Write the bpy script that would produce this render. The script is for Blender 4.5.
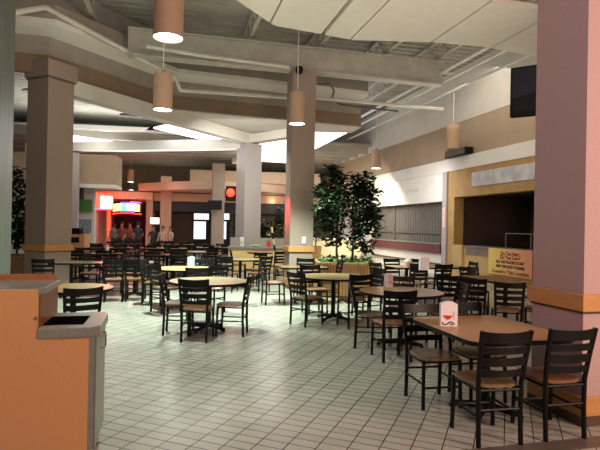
import bpy, bmesh, math, random
from mathutils import Vector, Matrix

random.seed(7)
for _o in list(bpy.data.objects):
    bpy.data.objects.remove(_o, do_unlink=True)
SC = bpy.context.scene
COL = SC.collection
R = math.radians
F, H = 515.0, 1.6            # focal length in pixels of a 600 x 450 frame, eye height
ROLL = 1.1

# ------------------------------------------------------------------ camera
cam_data = bpy.data.cameras.new('camera')
cam_data.sensor_width = 36.0
cam_data.lens = 36.0 * F / 600.0
cam_data.clip_end = 200
camera = bpy.data.objects.new('camera', cam_data)
COL.objects.link(camera)
camera.location = (0, 0, H)
camera.rotation_euler = (R(90 + 0.17), R(-ROLL), 0)
SC.camera = camera

# ------------------------------------------------------------------ world, light, exposure
SC.view_settings.view_transform = 'Standard'
SC.view_settings.look = 'None'
SC.view_settings.gamma = 1.0
SC.view_settings.use_curve_mapping = False
SC.view_settings.exposure = 0.12
world = bpy.data.worlds.new('world')
SC.world = world
world.use_nodes = True
world.node_tree.nodes['Background'].inputs[0].default_value = (0.95, 0.86, 0.72, 1)
world.node_tree.nodes['Background'].inputs[1].default_value = 0.075


def lamp(name, kind, loc, power, color, target=None, size=1.0, size_y=None, spot=None, blend=0.5, soft=0.1):
    d = bpy.data.lights.new(name, kind)
    d.energy = power
    d.color = color
    if kind == 'AREA':
        d.shape = 'RECTANGLE'
        d.size = size
        d.size_y = size_y or size
    else:
        d.shadow_soft_size = soft
    if spot:
        d.spot_size = R(spot)
        d.spot_blend = blend
    o = bpy.data.objects.new(name, d)
    COL.objects.link(o)
    o.location = loc
    if target is not None:
        o.rotation_euler = (Vector(target) - Vector(loc)).to_track_quat('-Z', 'Y').to_euler()
    return o


lamp('hall_fill', 'AREA', (0.5, 3.0, 5.4), 42, (1.0, 0.86, 0.66), (0.5, 5.0, 0), 6, 4)  # added overhead fill, no fitting modelled
lamp('hall_fill', 'AREA', (-3.4, 19.2, 4.85), 70, (0.94, 1.0, 0.94), (-2.0, 10.0, 0), 3.0, 3.0)  # added area lamp standing in for the skylight panels' glow
lamp('hall_fill', 'AREA', (-8.0, 18.6, 4.4), 14, (1.0, 0.92, 0.76), (-8.6, 21.5, 1.4), 1.5, 1.5)  # fill added to brighten the white wall at far left
lamp('kiosk_fill', 'AREA', (-1.5, 14.8, 4.3), 150, (1.0, 0.95, 0.82), (-1.5, 17.0, 0.5), 1.2, 1.2)  # fill added to brighten the kiosk front
lamp('hall_fill', 'AREA', (-4.0, 24.0, 4.6), 45, (1.0, 0.86, 0.68), (-4, 26, 0), 10, 6)  # added fill for the far hall
lamp('hall_fill', 'AREA', (4.0, 13.5, 4.9), 55, (1.0, 0.90, 0.74), (5.6, 15.5, 0.8), 3, 6)  # added fill aimed low at the ochre shop front
lamp('added_uplight', 'AREA', (-0.5, 7.0, 4.6), 105, (1.0, 0.93, 0.80), (-0.5, 8.5, 8), 9, 7)  # up-facing fill added to brighten the deck, no cove here
lamp('added_uplight', 'AREA', (3.6, 14.0, 4.4), 26, (1.0, 0.93, 0.80), (3.6, 14.0, 8), 3, 6)  # added uplight for the roof near the right wall
lamp('added_uplight', 'AREA', (-5.5, 20.0, 4.4), 130, (1.0, 0.98, 0.95), (-5.5, 18.0, 8), 6, 5)  # uplight added under the skylight zone
lamp('added_uplight', 'AREA', (-3.0, 28.0, 3.8), 120, (1.0, 0.86, 0.66), (-3.0, 28.0, 8), 12, 6)  # uplight added to lift the far hall ceiling
lamp('added_uplight', 'AREA', (-7.6, 19.6, 4.95), 150, (1.0, 0.95, 0.88), (-7.4, 19.0, 9), 6, 4)  # uplight added to brighten the skylight well
lamp('cabinet_front_fill', 'AREA', (-2.6, 0.6, 3.4), 40, (1.0, 0.86, 0.72), (-1.9, 3.3, 0.8), 1.2, 1.2)  # unseen fill added to brighten the trash cabinet front
lamp('neon_glow', 'AREA', (5.2, 0.4, 2.6), 270, (1.0, 0.66, 0.50), (2.6, 4.6, 1.8), 1.6, 1.6)
lamp('neon_glow', 'AREA', (-0.6, 1.2, 4.2), 30, (1.0, 0.45, 0.75), (2.4, 4.8, 2.6), 1.2, 1.2)  # added mauve fill for the column's left face, no sign there

# ------------------------------------------------------------------ geometry helpers
G = R(14.5)                  # the building's grid is turned this much against the view
U = Vector((math.cos(G), math.sin(G), 0))
V = Vector((-math.sin(G), math.cos(G), 0))


def cor(px, py):
    r = 0.0192
    return px + r * (py - 226) - 300, py - r * (px - 300) - 226.5


def at(px, Y, z=0.0, py=226):
    a, b = cor(px, py)
    return Vector((a / F * Y, Y, z))


def tag(o, label=None, cat=None, group=None, kind=None):
    if label: o['label'] = label
    if cat: o['category'] = cat
    if group: o['group'] = group
    if kind: o['kind'] = kind
    return o


def link(name, bm, m, parent=None, smooth=False, bevel=0.0):
    me = bpy.data.meshes.new(name)
    bmesh.ops.recalc_face_normals(bm, faces=bm.faces[:])
    bm.to_mesh(me)
    bm.free()
    mats = m if isinstance(m, (list, tuple)) else [m]
    for x in mats:
        me.materials.append(x)
    o = bpy.data.objects.new(name, me)
    COL.objects.link(o)
    if parent is not None:
        o.parent = parent
    if smooth:
        for p in me.polygons:
            p.use_smooth = True
        try:
            me.set_sharp_from_angle(angle=R(40))
        except Exception:
            pass
    if bevel:
        b = o.modifiers.new('bevel', 'BEVEL')
        b.width = bevel
        b.segments = 2
        b.limit_method = 'ANGLE'
    return o


def empty(name, loc=(0, 0, 0), rz=0.0):
    o = bpy.data.objects.new(name, None)
    COL.objects.link(o)
    o.location = loc
    o.rotation_euler = (0, 0, rz)
    o.empty_display_size = 0.1
    return o


def kids(o):
    return [c for c in COL.objects if c.parent == o]


_kid_cache = {}


def copy_tree(root):
    if root.name not in _kid_cache:
        _kid_cache[root.name] = [(c, kids(c)) for c in kids(root)]
    r = root.copy()
    COL.objects.link(r)
    for c, gs in _kid_cache[root.name]:
        k = c.copy()
        COL.objects.link(k)
        k.parent = r
        for g in gs:
            j = g.copy()
            COL.objects.link(j)
            j.parent = k
    return r


def BM():
    return bmesh.new()


def box(bm, x0, x1, y0, y1, z0, z1, mi=0, mat=None):
    vs = [bm.verts.new((x, y, z)) for z in (z0, z1) for y in (y0, y1) for x in (x0, x1)]
    fs = [(0, 2, 3, 1), (4, 5, 7, 6), (0, 1, 5, 4), (2, 6, 7, 3), (0, 4, 6, 2), (1, 3, 7, 5)]
    for f in fs:
        fc = bm.faces.new([vs[i] for i in f])
        fc.material_index = mi
    if mat is not None:
        bmesh.ops.transform(bm, matrix=mat, verts=vs)
    return vs


def bar(bm, a, b, w, h=None, mi=0):
    """square bar from a to b, w wide, h high"""
    a, b = Vector(a), Vector(b)
    h = h or w
    d = (b - a)
    L = d.length
    q = d.to_track_quat('X', 'Z').to_matrix().to_4x4()
    box(bm, 0, L, -w / 2, w / 2, -h / 2, h / 2, mi, Matrix.Translation(a) @ q)


def tube(bm, pts, r, n=8, cap=True, mi=0):
    pts = [Vector(p) for p in pts]
    rs = r if isinstance(r, (list, tuple)) else [r] * len(pts)
    rings = []
    up = Vector((0, 0, 1))
    for i, p in enumerate(pts):
        if i == 0: t = pts[1] - pts[0]
        elif i == len(pts) - 1: t = pts[-1] - pts[-2]
        else: t = (pts[i + 1] - pts[i]).normalized() + (pts[i] - pts[i - 1]).normalized()
        t.normalize()
        ref = up if abs(t.z) < 0.9 else Vector((1, 0, 0))
        x = t.cross(ref).normalized()
        y = x.cross(t).normalized()
        rings.append([bm.verts.new(p + (x * math.cos(2 * math.pi * k / n) + y * math.sin(2 * math.pi * k / n)) * rs[i]) for k in range(n)])
    for i in range(len(rings) - 1):
        for k in range(n):
            f = bm.faces.new((rings[i][k], rings[i][(k + 1) % n], rings[i + 1][(k + 1) % n], rings[i + 1][k]))
            f.material_index = mi
    if cap:
        for rg in (rings[0], rings[-1]):
            try:
                bm.faces.new(rg).material_index = mi
            except ValueError:
                pass


def lathe(bm, prof, n=24, cx=0, cy=0, mi=0, cap=True):
    rings = []
    for (r, z) in prof:
        rings.append([bm.verts.new((cx + r * math.cos(2 * math.pi * k / n), cy + r * math.sin(2 * math.pi * k / n), z)) for k in range(n)])
    for i in range(len(rings) - 1):
        for k in range(n):
            f = bm.faces.new((rings[i][k], rings[i][(k + 1) % n], rings[i + 1][(k + 1) % n], rings[i + 1][k]))
            f.material_index = mi
    if cap:
        bm.faces.new(rings[0]).material_index = mi
        bm.faces.new(rings[-1]).material_index = mi


def prism(bm, poly, z0, z1, mi=0):
    a = [bm.verts.new((x, y, z0)) for x, y in poly]
    b = [bm.verts.new((x, y, z1)) for x, y in poly]
    n = len(poly)
    bm.faces.new(a).material_index = mi
    bm.faces.new(b).material_index = mi
    for i in range(n):
        bm.faces.new((a[i], a[(i + 1) % n], b[(i + 1) % n], b[i])).material_index = mi


def round_rect(w, d, r, n=6):
    pts = []
    for cx, cy, a0 in ((w / 2 - r, d / 2 - r, 0), (-w / 2 + r, d / 2 - r, 90), (-w / 2 + r, -d / 2 + r, 180), (w / 2 - r, -d / 2 + r, 270)):
        for k in range(n + 1):
            a = R(a0 + 90 * k / n)
            pts.append((cx + r * math.cos(a), cy + r * math.sin(a)))
    return pts


def circle(r, n=40):
    return [(r * math.cos(2 * math.pi * k / n), r * math.sin(2 * math.pi * k / n)) for k in range(n)]


def text_mesh(name, body, size, m, parent, mat, align='CENTER', width=None, bold=0.0):
    cu = bpy.data.curves.new(name, 'FONT')
    cu.body = body
    cu.size = size
    cu.align_x = align
    cu.align_y = 'CENTER'
    cu.extrude = 0.002
    cu.offset = bold
    t = bpy.data.objects.new(name + '_curve', cu)
    COL.objects.link(t)
    bpy.context.view_layer.update()
    me = bpy.data.meshes.new_from_object(t.evaluated_get(bpy.context.evaluated_depsgraph_get()))
    bpy.data.objects.remove(t, do_unlink=True)
    xs = [v.co.x for v in me.vertices]
    if width and xs:
        k = width / (max(xs) - min(xs))
        for v in me.vertices:
            v.co.x *= k
    me.materials.clear()
    me.materials.append(m)
    o = bpy.data.objects.new(name, me)
    COL.objects.link(o)
    o.parent = parent
    o.matrix_local = mat
    return o


# ------------------------------------------------------------------ materials
def mat(name, c1, c2=None, rough=0.5, scale=8.0, metal=0.0, bump=0.0, emit=None, estr=0.0, spec=0.5, stretch=None, detail=4.0):
    m = bpy.data.materials.new(name)
    m.use_nodes = True
    nt = m.node_tree
    b = nt.nodes['Principled BSDF']
    c2 = c2 or tuple(x * 0.86 for x in c1)
    tc = nt.nodes.new('ShaderNodeTexCoord')
    mp = nt.nodes.new('ShaderNodeMapping')
    nt.links.new(tc.outputs['Object'], mp.inputs[0])
    if stretch:
        mp.inputs['Scale'].default_value = stretch
    nz = nt.nodes.new('ShaderNodeTexNoise')
    nz.inputs['Scale'].default_value = scale
    nz.inputs['Detail'].default_value = detail
    nt.links.new(mp.outputs[0], nz.inputs['Vector'])
    cr = nt.nodes.new('ShaderNodeValToRGB')
    cr.color_ramp.elements[0].position = 0.35
    cr.color_ramp.elements[1].position = 0.65
    cr.color_ramp.elements[0].color = (*c2, 1)
    cr.color_ramp.elements[1].color = (*c1, 1)
    nt.links.new(nz.outputs['Fac'], cr.inputs[0])
    nt.links.new(cr.outputs[0], b.inputs['Base Color'])
    b.inputs['Roughness'].default_value = rough
    b.inputs['Metallic'].default_value = metal
    b.inputs['Specular IOR Level'].default_value = spec
    if bump:
        bp = nt.nodes.new('ShaderNodeBump')
        bp.inputs['Strength'].default_value = bump
        bp.inputs['Distance'].default_value = 0.01
        nt.links.new(nz.outputs['Fac'], bp.inputs['Height'])
        nt.links.new(bp.outputs[0], b.inputs['Normal'])
    if emit:
        b.inputs['Emission Color'].default_value = (*emit, 1)
        b.inputs['Emission Strength'].default_value = estr
    return m


def tile_material():
    m = bpy.data.materials.new('floor_tile')
    m.use_nodes = True
    nt = m.node_tree
    b = nt.nodes['Principled BSDF']
    tc = nt.nodes.new('ShaderNodeTexCoord')
    mp = nt.nodes.new('ShaderNodeMapping')
    mp.inputs['Rotation'].default_value = (0, 0, R(22))
    nt.links.new(tc.outputs['Object'], mp.inputs[0])
    br = nt.nodes.new('ShaderNodeTexBrick')
    br.offset = 0.0
    br.squash = 1.0
    br.inputs['Scale'].default_value = 1.0
    br.inputs['Brick Width'].default_value = 0.21
    br.inputs['Row Height'].default_value = 0.113
    br.inputs['Mortar Size'].default_value = 0.0048
    br.inputs['Mortar Smooth'].default_value = 0.2
    br.inputs['Color1'].default_value = (0.54, 0.525, 0.46, 1)
    br.inputs['Color2'].default_value = (0.45, 0.44, 0.385, 1)
    br.inputs['Mortar'].default_value = (0.045, 0.038, 0.03, 1)
    nt.links.new(mp.outputs[0], br.inputs['Vector'])
    nz = nt.nodes.new('ShaderNodeTexNoise')
    nz.inputs['Scale'].default_value = 0.8
    nz.inputs['Detail'].default_value = 5
    nt.links.new(tc.outputs['Object'], nz.inputs['Vector'])
    mx = nt.nodes.new('ShaderNodeMixRGB')
    mx.blend_type = 'MULTIPLY'
    mx.inputs[0].default_value = 0.35
    nt.links.new(br.outputs['Color'], mx.inputs[1])
    nt.links.new(nz.outputs['Fac'], mx.inputs[2])
    nt.links.new(mx.outputs[0], b.inputs['Base Color'])
    rr = nt.nodes.new('ShaderNodeMapRange')
    rr.inputs['To Min'].default_value = 0.16
    rr.inputs['To Max'].default_value = 0.34
    nt.links.new(nz.outputs['Fac'], rr.inputs[0])
    nt.links.new(rr.outputs[0], b.inputs['Roughness'])
    bp = nt.nodes.new('ShaderNodeBump')
    bp.inputs['Strength'].default_value = 0.4
    bp.inputs['Distance'].default_value = 0.003
    bp.invert = True
    nt.links.new(br.outputs['Fac'], bp.inputs['Height'])
    nt.links.new(bp.outputs[0], b.inputs['Normal'])
    return m


M = {
    'tile': tile_material(),
    'deck': mat('ceiling_deck', (0.44, 0.43, 0.38), (0.36, 0.35, 0.31), 0.7, 1.5),
    'steel': mat('painted_steel', (0.55, 0.53, 0.47), (0.46, 0.44, 0.39), 0.5, 3),
    'pipe': mat('white_pipe', (0.72, 0.70, 0.64), None, 0.45, 4),
    'dark_steel': mat('dark_steel', (0.12, 0.115, 0.10), None, 0.6, 4),
    'taupe_col': mat('taupe_plaster', (0.36, 0.28, 0.235), (0.325, 0.25, 0.21), 0.75, 60, bump=0.08),
    'pink_lit_col': mat('pink_lit_plaster', (0.50, 0.345, 0.34), (0.46, 0.315, 0.31), 0.75, 60, bump=0.08),  # taupe plaster with pink ambient light mixed into its base colour
    'lav_col': mat('pale_grey_plaster', (0.44, 0.40, 0.395), (0.41, 0.375, 0.37), 0.7, 40),
    'green_col': mat('grey_green_paint', (0.17, 0.205, 0.185), (0.125, 0.15, 0.135), 0.4, 3, stretch=(6, 6, 0.4)),
    'tan_wall': mat('tan_wall', (0.46, 0.35, 0.25), (0.43, 0.325, 0.23), 0.8, 2),
    'tan_strip': mat('tan_fascia', (0.25, 0.175, 0.115), (0.22, 0.155, 0.10), 0.7, 3),
    'grey_fascia': mat('grey_fascia', (0.36, 0.33, 0.28), (0.33, 0.30, 0.255), 0.7, 3),
    'white_wall': mat('white_wall', (0.74, 0.71, 0.66), (0.70, 0.67, 0.62), 0.7, 2),
    'ghost': mat('faded_lettering', (0.62, 0.60, 0.56), (0.80, 0.78, 0.74), 0.6, 9, stretch=(1, 1, 0.2)),
    'white_fascia': mat('white_fascia', (0.82, 0.80, 0.76), (0.78, 0.76, 0.72), 0.6, 3),
    'cloud': mat('cream_acoustic', (0.64, 0.60, 0.53), (0.61, 0.57, 0.505), 0.85, 5),
    'wood_band': mat('orange_wood', (0.60, 0.30, 0.11), (0.53, 0.255, 0.09), 0.4, 6, stretch=(1, 1, 12)),
    'wood_dark': mat('dark_skirting', (0.10, 0.055, 0.035), None, 0.5, 6),
    'cabinet': mat('orange_laminate', (0.66, 0.32, 0.135), (0.63, 0.30, 0.125), 0.42, 40, stretch=(3, 3, 0.5)),
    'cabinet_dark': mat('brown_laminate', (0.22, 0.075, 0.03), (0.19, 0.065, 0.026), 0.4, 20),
    'counter_grey': mat('grey_countertop', (0.25, 0.25, 0.215), (0.21, 0.21, 0.18), 0.28, 60),
    'edge_grey': mat('grey_edge_metal', (0.30, 0.29, 0.25), None, 0.35, 10, metal=0.3),
    'black': mat('black_paint', (0.0055, 0.005, 0.005), (0.004, 0.0036, 0.0036), 0.42, 20, spec=0.22),
    'black_plastic': mat('black_plastic', (0.007, 0.007, 0.009), None, 0.5, 15, spec=0.2),
    'seat': mat('seat_wood', (0.30, 0.135, 0.055), (0.16, 0.07, 0.03), 0.33, 5, stretch=(8, 1, 1)),
    'seat_olive': mat('worn_seat_wood', (0.27, 0.175, 0.07), (0.13, 0.08, 0.035), 0.33, 5, stretch=(8, 1, 1)),
    'top_tan': mat('tan_laminate', (0.40, 0.27, 0.115), (0.36, 0.24, 0.10), 0.28, 9, stretch=(1, 6, 1)),
    'top_brown': mat('brown_laminate_top', (0.47, 0.255, 0.115), (0.42, 0.225, 0.10), 0.28, 9, stretch=(6, 1, 1)),
    'top_dark': mat('dark_laminate_top', (0.28, 0.18, 0.115), (0.24, 0.155, 0.10), 0.13, 9),
    'top_red': mat('dark_red_top', (0.22, 0.06, 0.05), None, 0.3, 9),
    'pend': mat('tan_shade', (0.44, 0.29, 0.19), (0.41, 0.27, 0.175), 0.6, 12),
    'pend_in': mat('shade_reflector', (0.85, 0.85, 0.82), None, 0.3, 6),
    'lens': mat('lamp_lens', (0.9, 0.95, 0.92), None, 0.4, 6, emit=(0.86, 1.0, 0.97), estr=9.0),
    'lens_off': mat('lamp_lens_unlit', (0.30, 0.2, 0.14), None, 0.4, 6),
    'skylight': mat('luminous_panel', (0.9, 0.9, 0.9), None, 0.5, 3, emit=(0.98, 0.98, 1.0), estr=2.2),
    'shop_tan': mat('ochre_stucco', (0.50, 0.31, 0.115), (0.40, 0.24, 0.085), 0.6, 2.2, detail=6),
    'shop_ctr': mat('ochre_counter', (0.60, 0.43, 0.20), (0.52, 0.36, 0.16), 0.5, 2.2, detail=6),
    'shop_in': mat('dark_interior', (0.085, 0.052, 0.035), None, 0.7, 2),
    'shop_grey': mat('grey_interior', (0.16, 0.145, 0.14), None, 0.6, 2),
    'burg': mat('burgundy', (0.13, 0.03, 0.05), None, 0.4, 6),
    'glass_panel': mat('frosted_panel', (0.62, 0.62, 0.66), (0.40, 0.40, 0.44), 0.3, 3, detail=8),
    'steel_ctr': mat('brushed_steel', (0.30, 0.29, 0.28), None, 0.3, 20, metal=0.6),
    'banner': None,
    'red_ink': mat('red_ink', (0.35, 0.03, 0.03), None, 0.6, 9),
    'black_ink': mat('black_ink', (0.03, 0.012, 0.008), None, 0.6, 9),
    'brown_ink': mat('brown_ink', (0.28, 0.10, 0.02), None, 0.6, 9),
    'card': mat('white_card', (0.93, 0.88, 0.91), (0.91, 0.86, 0.89), 0.5, 8),
    'card_pink': mat('pink_card', (0.80, 0.46, 0.38), (0.86, 0.66, 0.58), 0.5, 12),
    'card_red': mat('red_print', (0.75, 0.06, 0.035), None, 0.5, 8),
    'blue_card': mat('pale_blue_card', (0.55, 0.72, 0.80), None, 0.4, 8),
    'white_plastic': mat('white_plastic', (0.85, 0.84, 0.82), None, 0.4, 8),
    'trunk': mat('bark', (0.12, 0.085, 0.055), (0.08, 0.055, 0.035), 0.8, 18, bump=0.3),
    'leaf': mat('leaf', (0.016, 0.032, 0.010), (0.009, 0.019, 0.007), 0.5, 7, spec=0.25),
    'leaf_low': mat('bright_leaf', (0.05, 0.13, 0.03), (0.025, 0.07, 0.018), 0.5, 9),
    'planter': mat('planter_wood', (0.44, 0.25, 0.095), (0.37, 0.20, 0.075), 0.5, 5, stretch=(4, 4, 0.6)),
    'soil': mat('soil', (0.05, 0.035, 0.025), None, 0.9, 20),
    'yellow': mat('yellow_front', (0.84, 0.66, 0.30), (0.80, 0.62, 0.27), 0.5, 3),
    'cream': mat('cream_front', (0.85, 0.72, 0.46), (0.82, 0.69, 0.43), 0.5, 3),
    'green_sign': mat('green_sign', (0.10, 0.30, 0.06), None, 0.5, 5),
    'blue_poster': mat('blue_poster', (0.06, 0.09, 0.16), (0.45, 0.52, 0.60), 0.5, 9, stretch=(0.6, 0.6, 3)),
    'salmon': mat('salmon_soffit', (0.62, 0.42, 0.31), (0.58, 0.39, 0.29), 0.7, 2),
    'neon_red': mat('red_neon', (0.8, 0.1, 0.05), None, 0.4, 4, emit=(1.0, 0.025, 0.008), estr=5.0),
    'neon_white': mat('white_neon', (0.9, 0.7, 0.7), None, 0.4, 4, emit=(1.0, 0.75, 0.80), estr=6.0),
    'neon_yellow': mat('yellow_neon', (0.9, 0.7, 0.2), None, 0.4, 4, emit=(1.0, 0.62, 0.12), estr=4.0),
    'neon_green': mat('green_neon', (0.1, 0.8, 0.3), None, 0.4, 4, emit=(0.05, 0.75, 0.28), estr=2.4),
    'neon_blue': mat('blue_neon', (0.1, 0.1, 0.8), None, 0.4, 4, emit=(0.12, 0.10, 0.95), estr=1.6),
    'neon_magenta': mat('magenta_neon', (0.9, 0.1, 0.5), None, 0.4, 4, emit=(1.0, 0.08, 0.42), estr=2.2),
    'screen': mat('lit_screen', (0.7, 0.8, 0.9), None, 0.4, 4, emit=(0.62, 0.80, 1.0), estr=1.2),
    'screen_warm': mat('warm_lit_panel', (0.9, 0.85, 0.8), None, 0.4, 4, emit=(1.0, 0.86, 0.76), estr=1.3),
    'bulb': mat('warm_bulb', (0.9, 0.8, 0.5), None, 0.4, 4, emit=(1.0, 0.75, 0.35), estr=3.0),
    'skin': mat('skin', (0.42, 0.24, 0.17), None, 0.5, 12),
    'hair': mat('dark_hair', (0.02, 0.014, 0.010), None, 0.6, 20),
    'cloth_red': mat('red_shirt', (0.30, 0.05, 0.045), None, 0.8, 12),
    'cloth_dark': mat('dark_shirt', (0.03, 0.03, 0.04), None, 0.8, 12),
    'cloth_pink': mat('pale_pink_shirt', (0.62, 0.38, 0.33), None, 0.8, 12),
    'cloth_grey': mat('grey_shirt', (0.22, 0.20, 0.19), None, 0.8, 12),
    'trousers': mat('dark_trousers', (0.03, 0.032, 0.045), None, 0.8, 12),
}


def banner_material():
    m = bpy.data.materials.new('banner_print')
    m.use_nodes = True
    nt = m.node_tree
    b = nt.nodes['Principled BSDF']
    tc = nt.nodes.new('ShaderNodeTexCoord')
    sx = nt.nodes.new('ShaderNodeSeparateXYZ')
    nt.links.new(tc.outputs['Object'], sx.inputs[0])
    nz = nt.nodes.new('ShaderNodeTexNoise')
    nz.inputs['Scale'].default_value = 2.0
    nt.links.new(tc.outputs['Object'], nz.inputs['Vector'])
    ad = nt.nodes.new('ShaderNodeMath')
    ad.operation = 'MULTIPLY_ADD'
    ad.inputs[1].default_value = 0.6
    nt.links.new(nz.outputs['Fac'], ad.inputs[0])
    nt.links.new(sx.outputs['X'], ad.inputs[2])
    mr = nt.nodes.new('ShaderNodeMapRange')
    mr.inputs['From Min'].default_value = -0.6
    mr.inputs['From Max'].default_value = 1.2
    nt.links.new(ad.outputs[0], mr.inputs[0])
    cr = nt.nodes.new('ShaderNodeValToRGB')
    e = cr.color_ramp.elements
    e[0].position = 0.05
    e[0].color = (0.72, 0.30, 0.17, 1)
    e[1].position = 0.95
    e[1].color = (0.86, 0.68, 0.16, 1)
    k = e.new(0.55)
    k.color = (0.80, 0.48, 0.18, 1)
    nt.links.new(mr.outputs[0], cr.inputs[0])
    nt.links.new(cr.outputs[0], b.inputs['Base Color'])
    b.inputs['Roughness'].default_value = 0.5
    return m


M['banner'] = banner_material()

# ------------------------------------------------------------------ the setting: floor
bm = BM()
box(bm, -24, 16, -6, 48, -0.1, 0)
tag(link('floor', bm, M['tile']), kind='structure')

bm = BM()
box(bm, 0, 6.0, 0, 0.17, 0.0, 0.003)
o = trim_strip = tag(link('trim_0', bm, mat('dark_floor_strip', (0.13, 0.10, 0.085), (0.10, 0.075, 0.065), 0.35, 6)), kind='structure')  # dark brown strip across the floor in front of the column base
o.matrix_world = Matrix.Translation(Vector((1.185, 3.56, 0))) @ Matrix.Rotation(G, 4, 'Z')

# ceiling deck: corrugated steel, ridges run across the hall
DECK = 7.0


def frame(origin, rz):
    return Matrix.Translation(Vector(origin)) @ Matrix.Rotation(rz, 4, 'Z')


bm = BM()
prof, y = [], -6.0
while y < 21.0:
    prof += [(y, 0.0), (y + 0.15, 0.0), (y + 0.19, 0.06), (y + 0.27, 0.06)]
    y += 0.31
for i in range(len(prof) - 1):
    a, b = prof[i], prof[i + 1]
    vs = [bm.verts.new(p) for p in ((-20, a[0], a[1]), (12, a[0], a[1]), (12, b[0], b[1]), (-20, b[0], b[1]))]
    bm.faces.new(vs)
bmesh.ops.remove_doubles(bm, verts=bm.verts[:], dist=0.001)
box(bm, -20, 12, -6, 21, 0.10, 0.2)
o = tag(link('ceiling', bm, M['deck']), kind='structure')
o.matrix_world = frame((0, 0, DECK), G)

trim_no = [0]


def trim(bm, m, mw=None, smooth=False, bevel=0.0):
    trim_no[0] += 1
    o = tag(link('trim_%d' % trim_no[0], bm, m, smooth=smooth, bevel=bevel), kind='structure')
    if mw is not None:
        o.matrix_world = mw
    return o


# open-web joists along the hall (local frame: x = U, y = V)
GF = frame((0, 0, 0), G)
for jx in (-5.6, -3.7, -1.8, 0.1, 2.0, 3.9, 5.8, 7.4):
    bm = BM()
    for z in (6.45, 6.93):
        box(bm, jx - 0.05, jx + 0.05, -2, 19, z, z + 0.05)
    y = -2.0
    while y < 18.6:
        bar(bm, (jx, y, 6.5), (jx, y + 0.35, 6.93), 0.03)
        bar(bm, (jx, y + 0.35, 6.93), (jx, y + 0.7, 6.5), 0.03)
        y += 0.7
    trim(bm, M['steel'], GF)

# girders across the hall, over the columns
for gy, z0, z1, x0, x1 in ((13.2, 5.72, 6.30, -1.0, 7.5),):
    bm = BM()
    box(bm, x0, x1, gy - 0.03, gy + 0.03, z0, z1)
    box(bm, x0, x1, gy - 0.16, gy + 0.16, z0 - 0.05, z0)
    box(bm, x0, x1, gy - 0.16, gy + 0.16, z1, z1 + 0.04)
    trim(bm, M['steel'], GF)

# ------------------------------------------------------------------ dropped-ceiling fascia zigzag
V1 = Vector((-5.70, 11.55, 0))
V2 = Vector((-3.85, 14.9, 0))
V3 = Vector((1.95, 17.0, 0))
V0 = V1 - U * 7.0
RING = [V0, V1, V2, V3]


def sweep(profile, m, name_kind=True, path=RING):
    """profile: (d, z) with d out towards the camera; mitred along the path"""
    bm = BM()
    rings = []
    for i, p in enumerate(path):
        ns = []
        if i > 0:
            t = (path[i] - path[i - 1]).normalized()
            ns.append(Vector((t.y, -t.x, 0)))
        if i < len(path) - 1:
            t = (path[i + 1] - path[i]).normalized()
            ns.append(Vector((t.y, -t.x, 0)))
        n = sum(ns, Vector()).normalized()
        k = 1.0 / max(0.5, n.dot(ns[0]))
        rings.append([bm.verts.new(p + n * d * k + Vector((0, 0, z))) for d, z in profile])
    L = len(profile)
    for i in range(len(rings) - 1):
        for j in range(L):
            bm.faces.new((rings[i][j], rings[i][(j + 1) % L], rings[i + 1][(j + 1) % L], rings[i + 1][j]))
    bm.faces.new(rings[0])
    bm.faces.new(rings[-1])
    return trim(bm, m)


sweep([(-0.12, 4.93), (0.0, 4.93), (0.0, 5.34), (-0.12, 5.34)], M['tan_strip'])
sweep([(-0.12, 5.34), (-0.03, 5.34), (-0.03, 5.76), (-0.12, 5.76)], M['grey_fascia'])
sweep([(-0.12, 5.762), (-0.03, 5.762), (0.50, 5.86), (0.50, 5.98), (-0.12, 5.98)], M['white_fascia'])
sweep([(-0.12, 5.982), (0.48, 5.982), (0.48, 6.30), (-0.12, 6.30)], M['grey_fascia'])
sweep([(-0.12, 6.302), (-0.02, 6.302), (-0.02, DECK), (-0.12, DECK)], M['deck'])
# pipe that follows the zigzag
bm = BM()
pts = []
for px, py, Y in ((-60, 22, 9.9), (14, 12, 10.6), (45, 7, 11.0), (175, 77, 13.5), (180, 90, 13.6), (286, 97, 15.5)):
    a, b = cor(px, py)
    pts.append((a / F * Y, Y, H - b / F * Y))
tube(bm, pts, 0.065, 10)
trim(bm, M['pipe'], smooth=True)

# ------------------------------------------------------------------ skylight zone beyond the fascia
NODE = Vector((-1.87, 18.5, 4.62))
bm = BM()
tri = [V1 + Vector((0.0, 0.05, 0)), V2, V3, V3 + V * 1.0, Vector((-0.4, 17.9, 0)), NODE, V1 + Vector((-0.35, 0.5, 0))]
prism(bm, [(p.x, p.y) for p in tri], 4.9, 4.96)
trim(bm, M['white_wall'])
bm = BM()
bar(bm, V1 + Vector((-0.05, 0.2, 4.76)), NODE + Vector((0, 0, 0.06)), 0.35, 0.36)
trim(bm, M['white_wall'])
bm = BM()
bar(bm, NODE + Vector((0, 0, 0.06)), V3 + Vector((-1.9, 0.3, 4.80)), 0.40, 0.30)
trim(bm, M['white_wall'])
bm = BM()
bar(bm, NODE + Vector((0, 0, -0.10)), NODE + Vector((-9, 2.06, -0.10)), 0.45, 0.34)
trim(bm, M['white_wall'])
bm = BM()
bar(bm, NODE + Vector((0, 0.2, -0.25)), NODE + Vector((-1.6, 8.4, 0.3)), 0.3, 0.24)
trim(bm, M['white_wall'])

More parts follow.
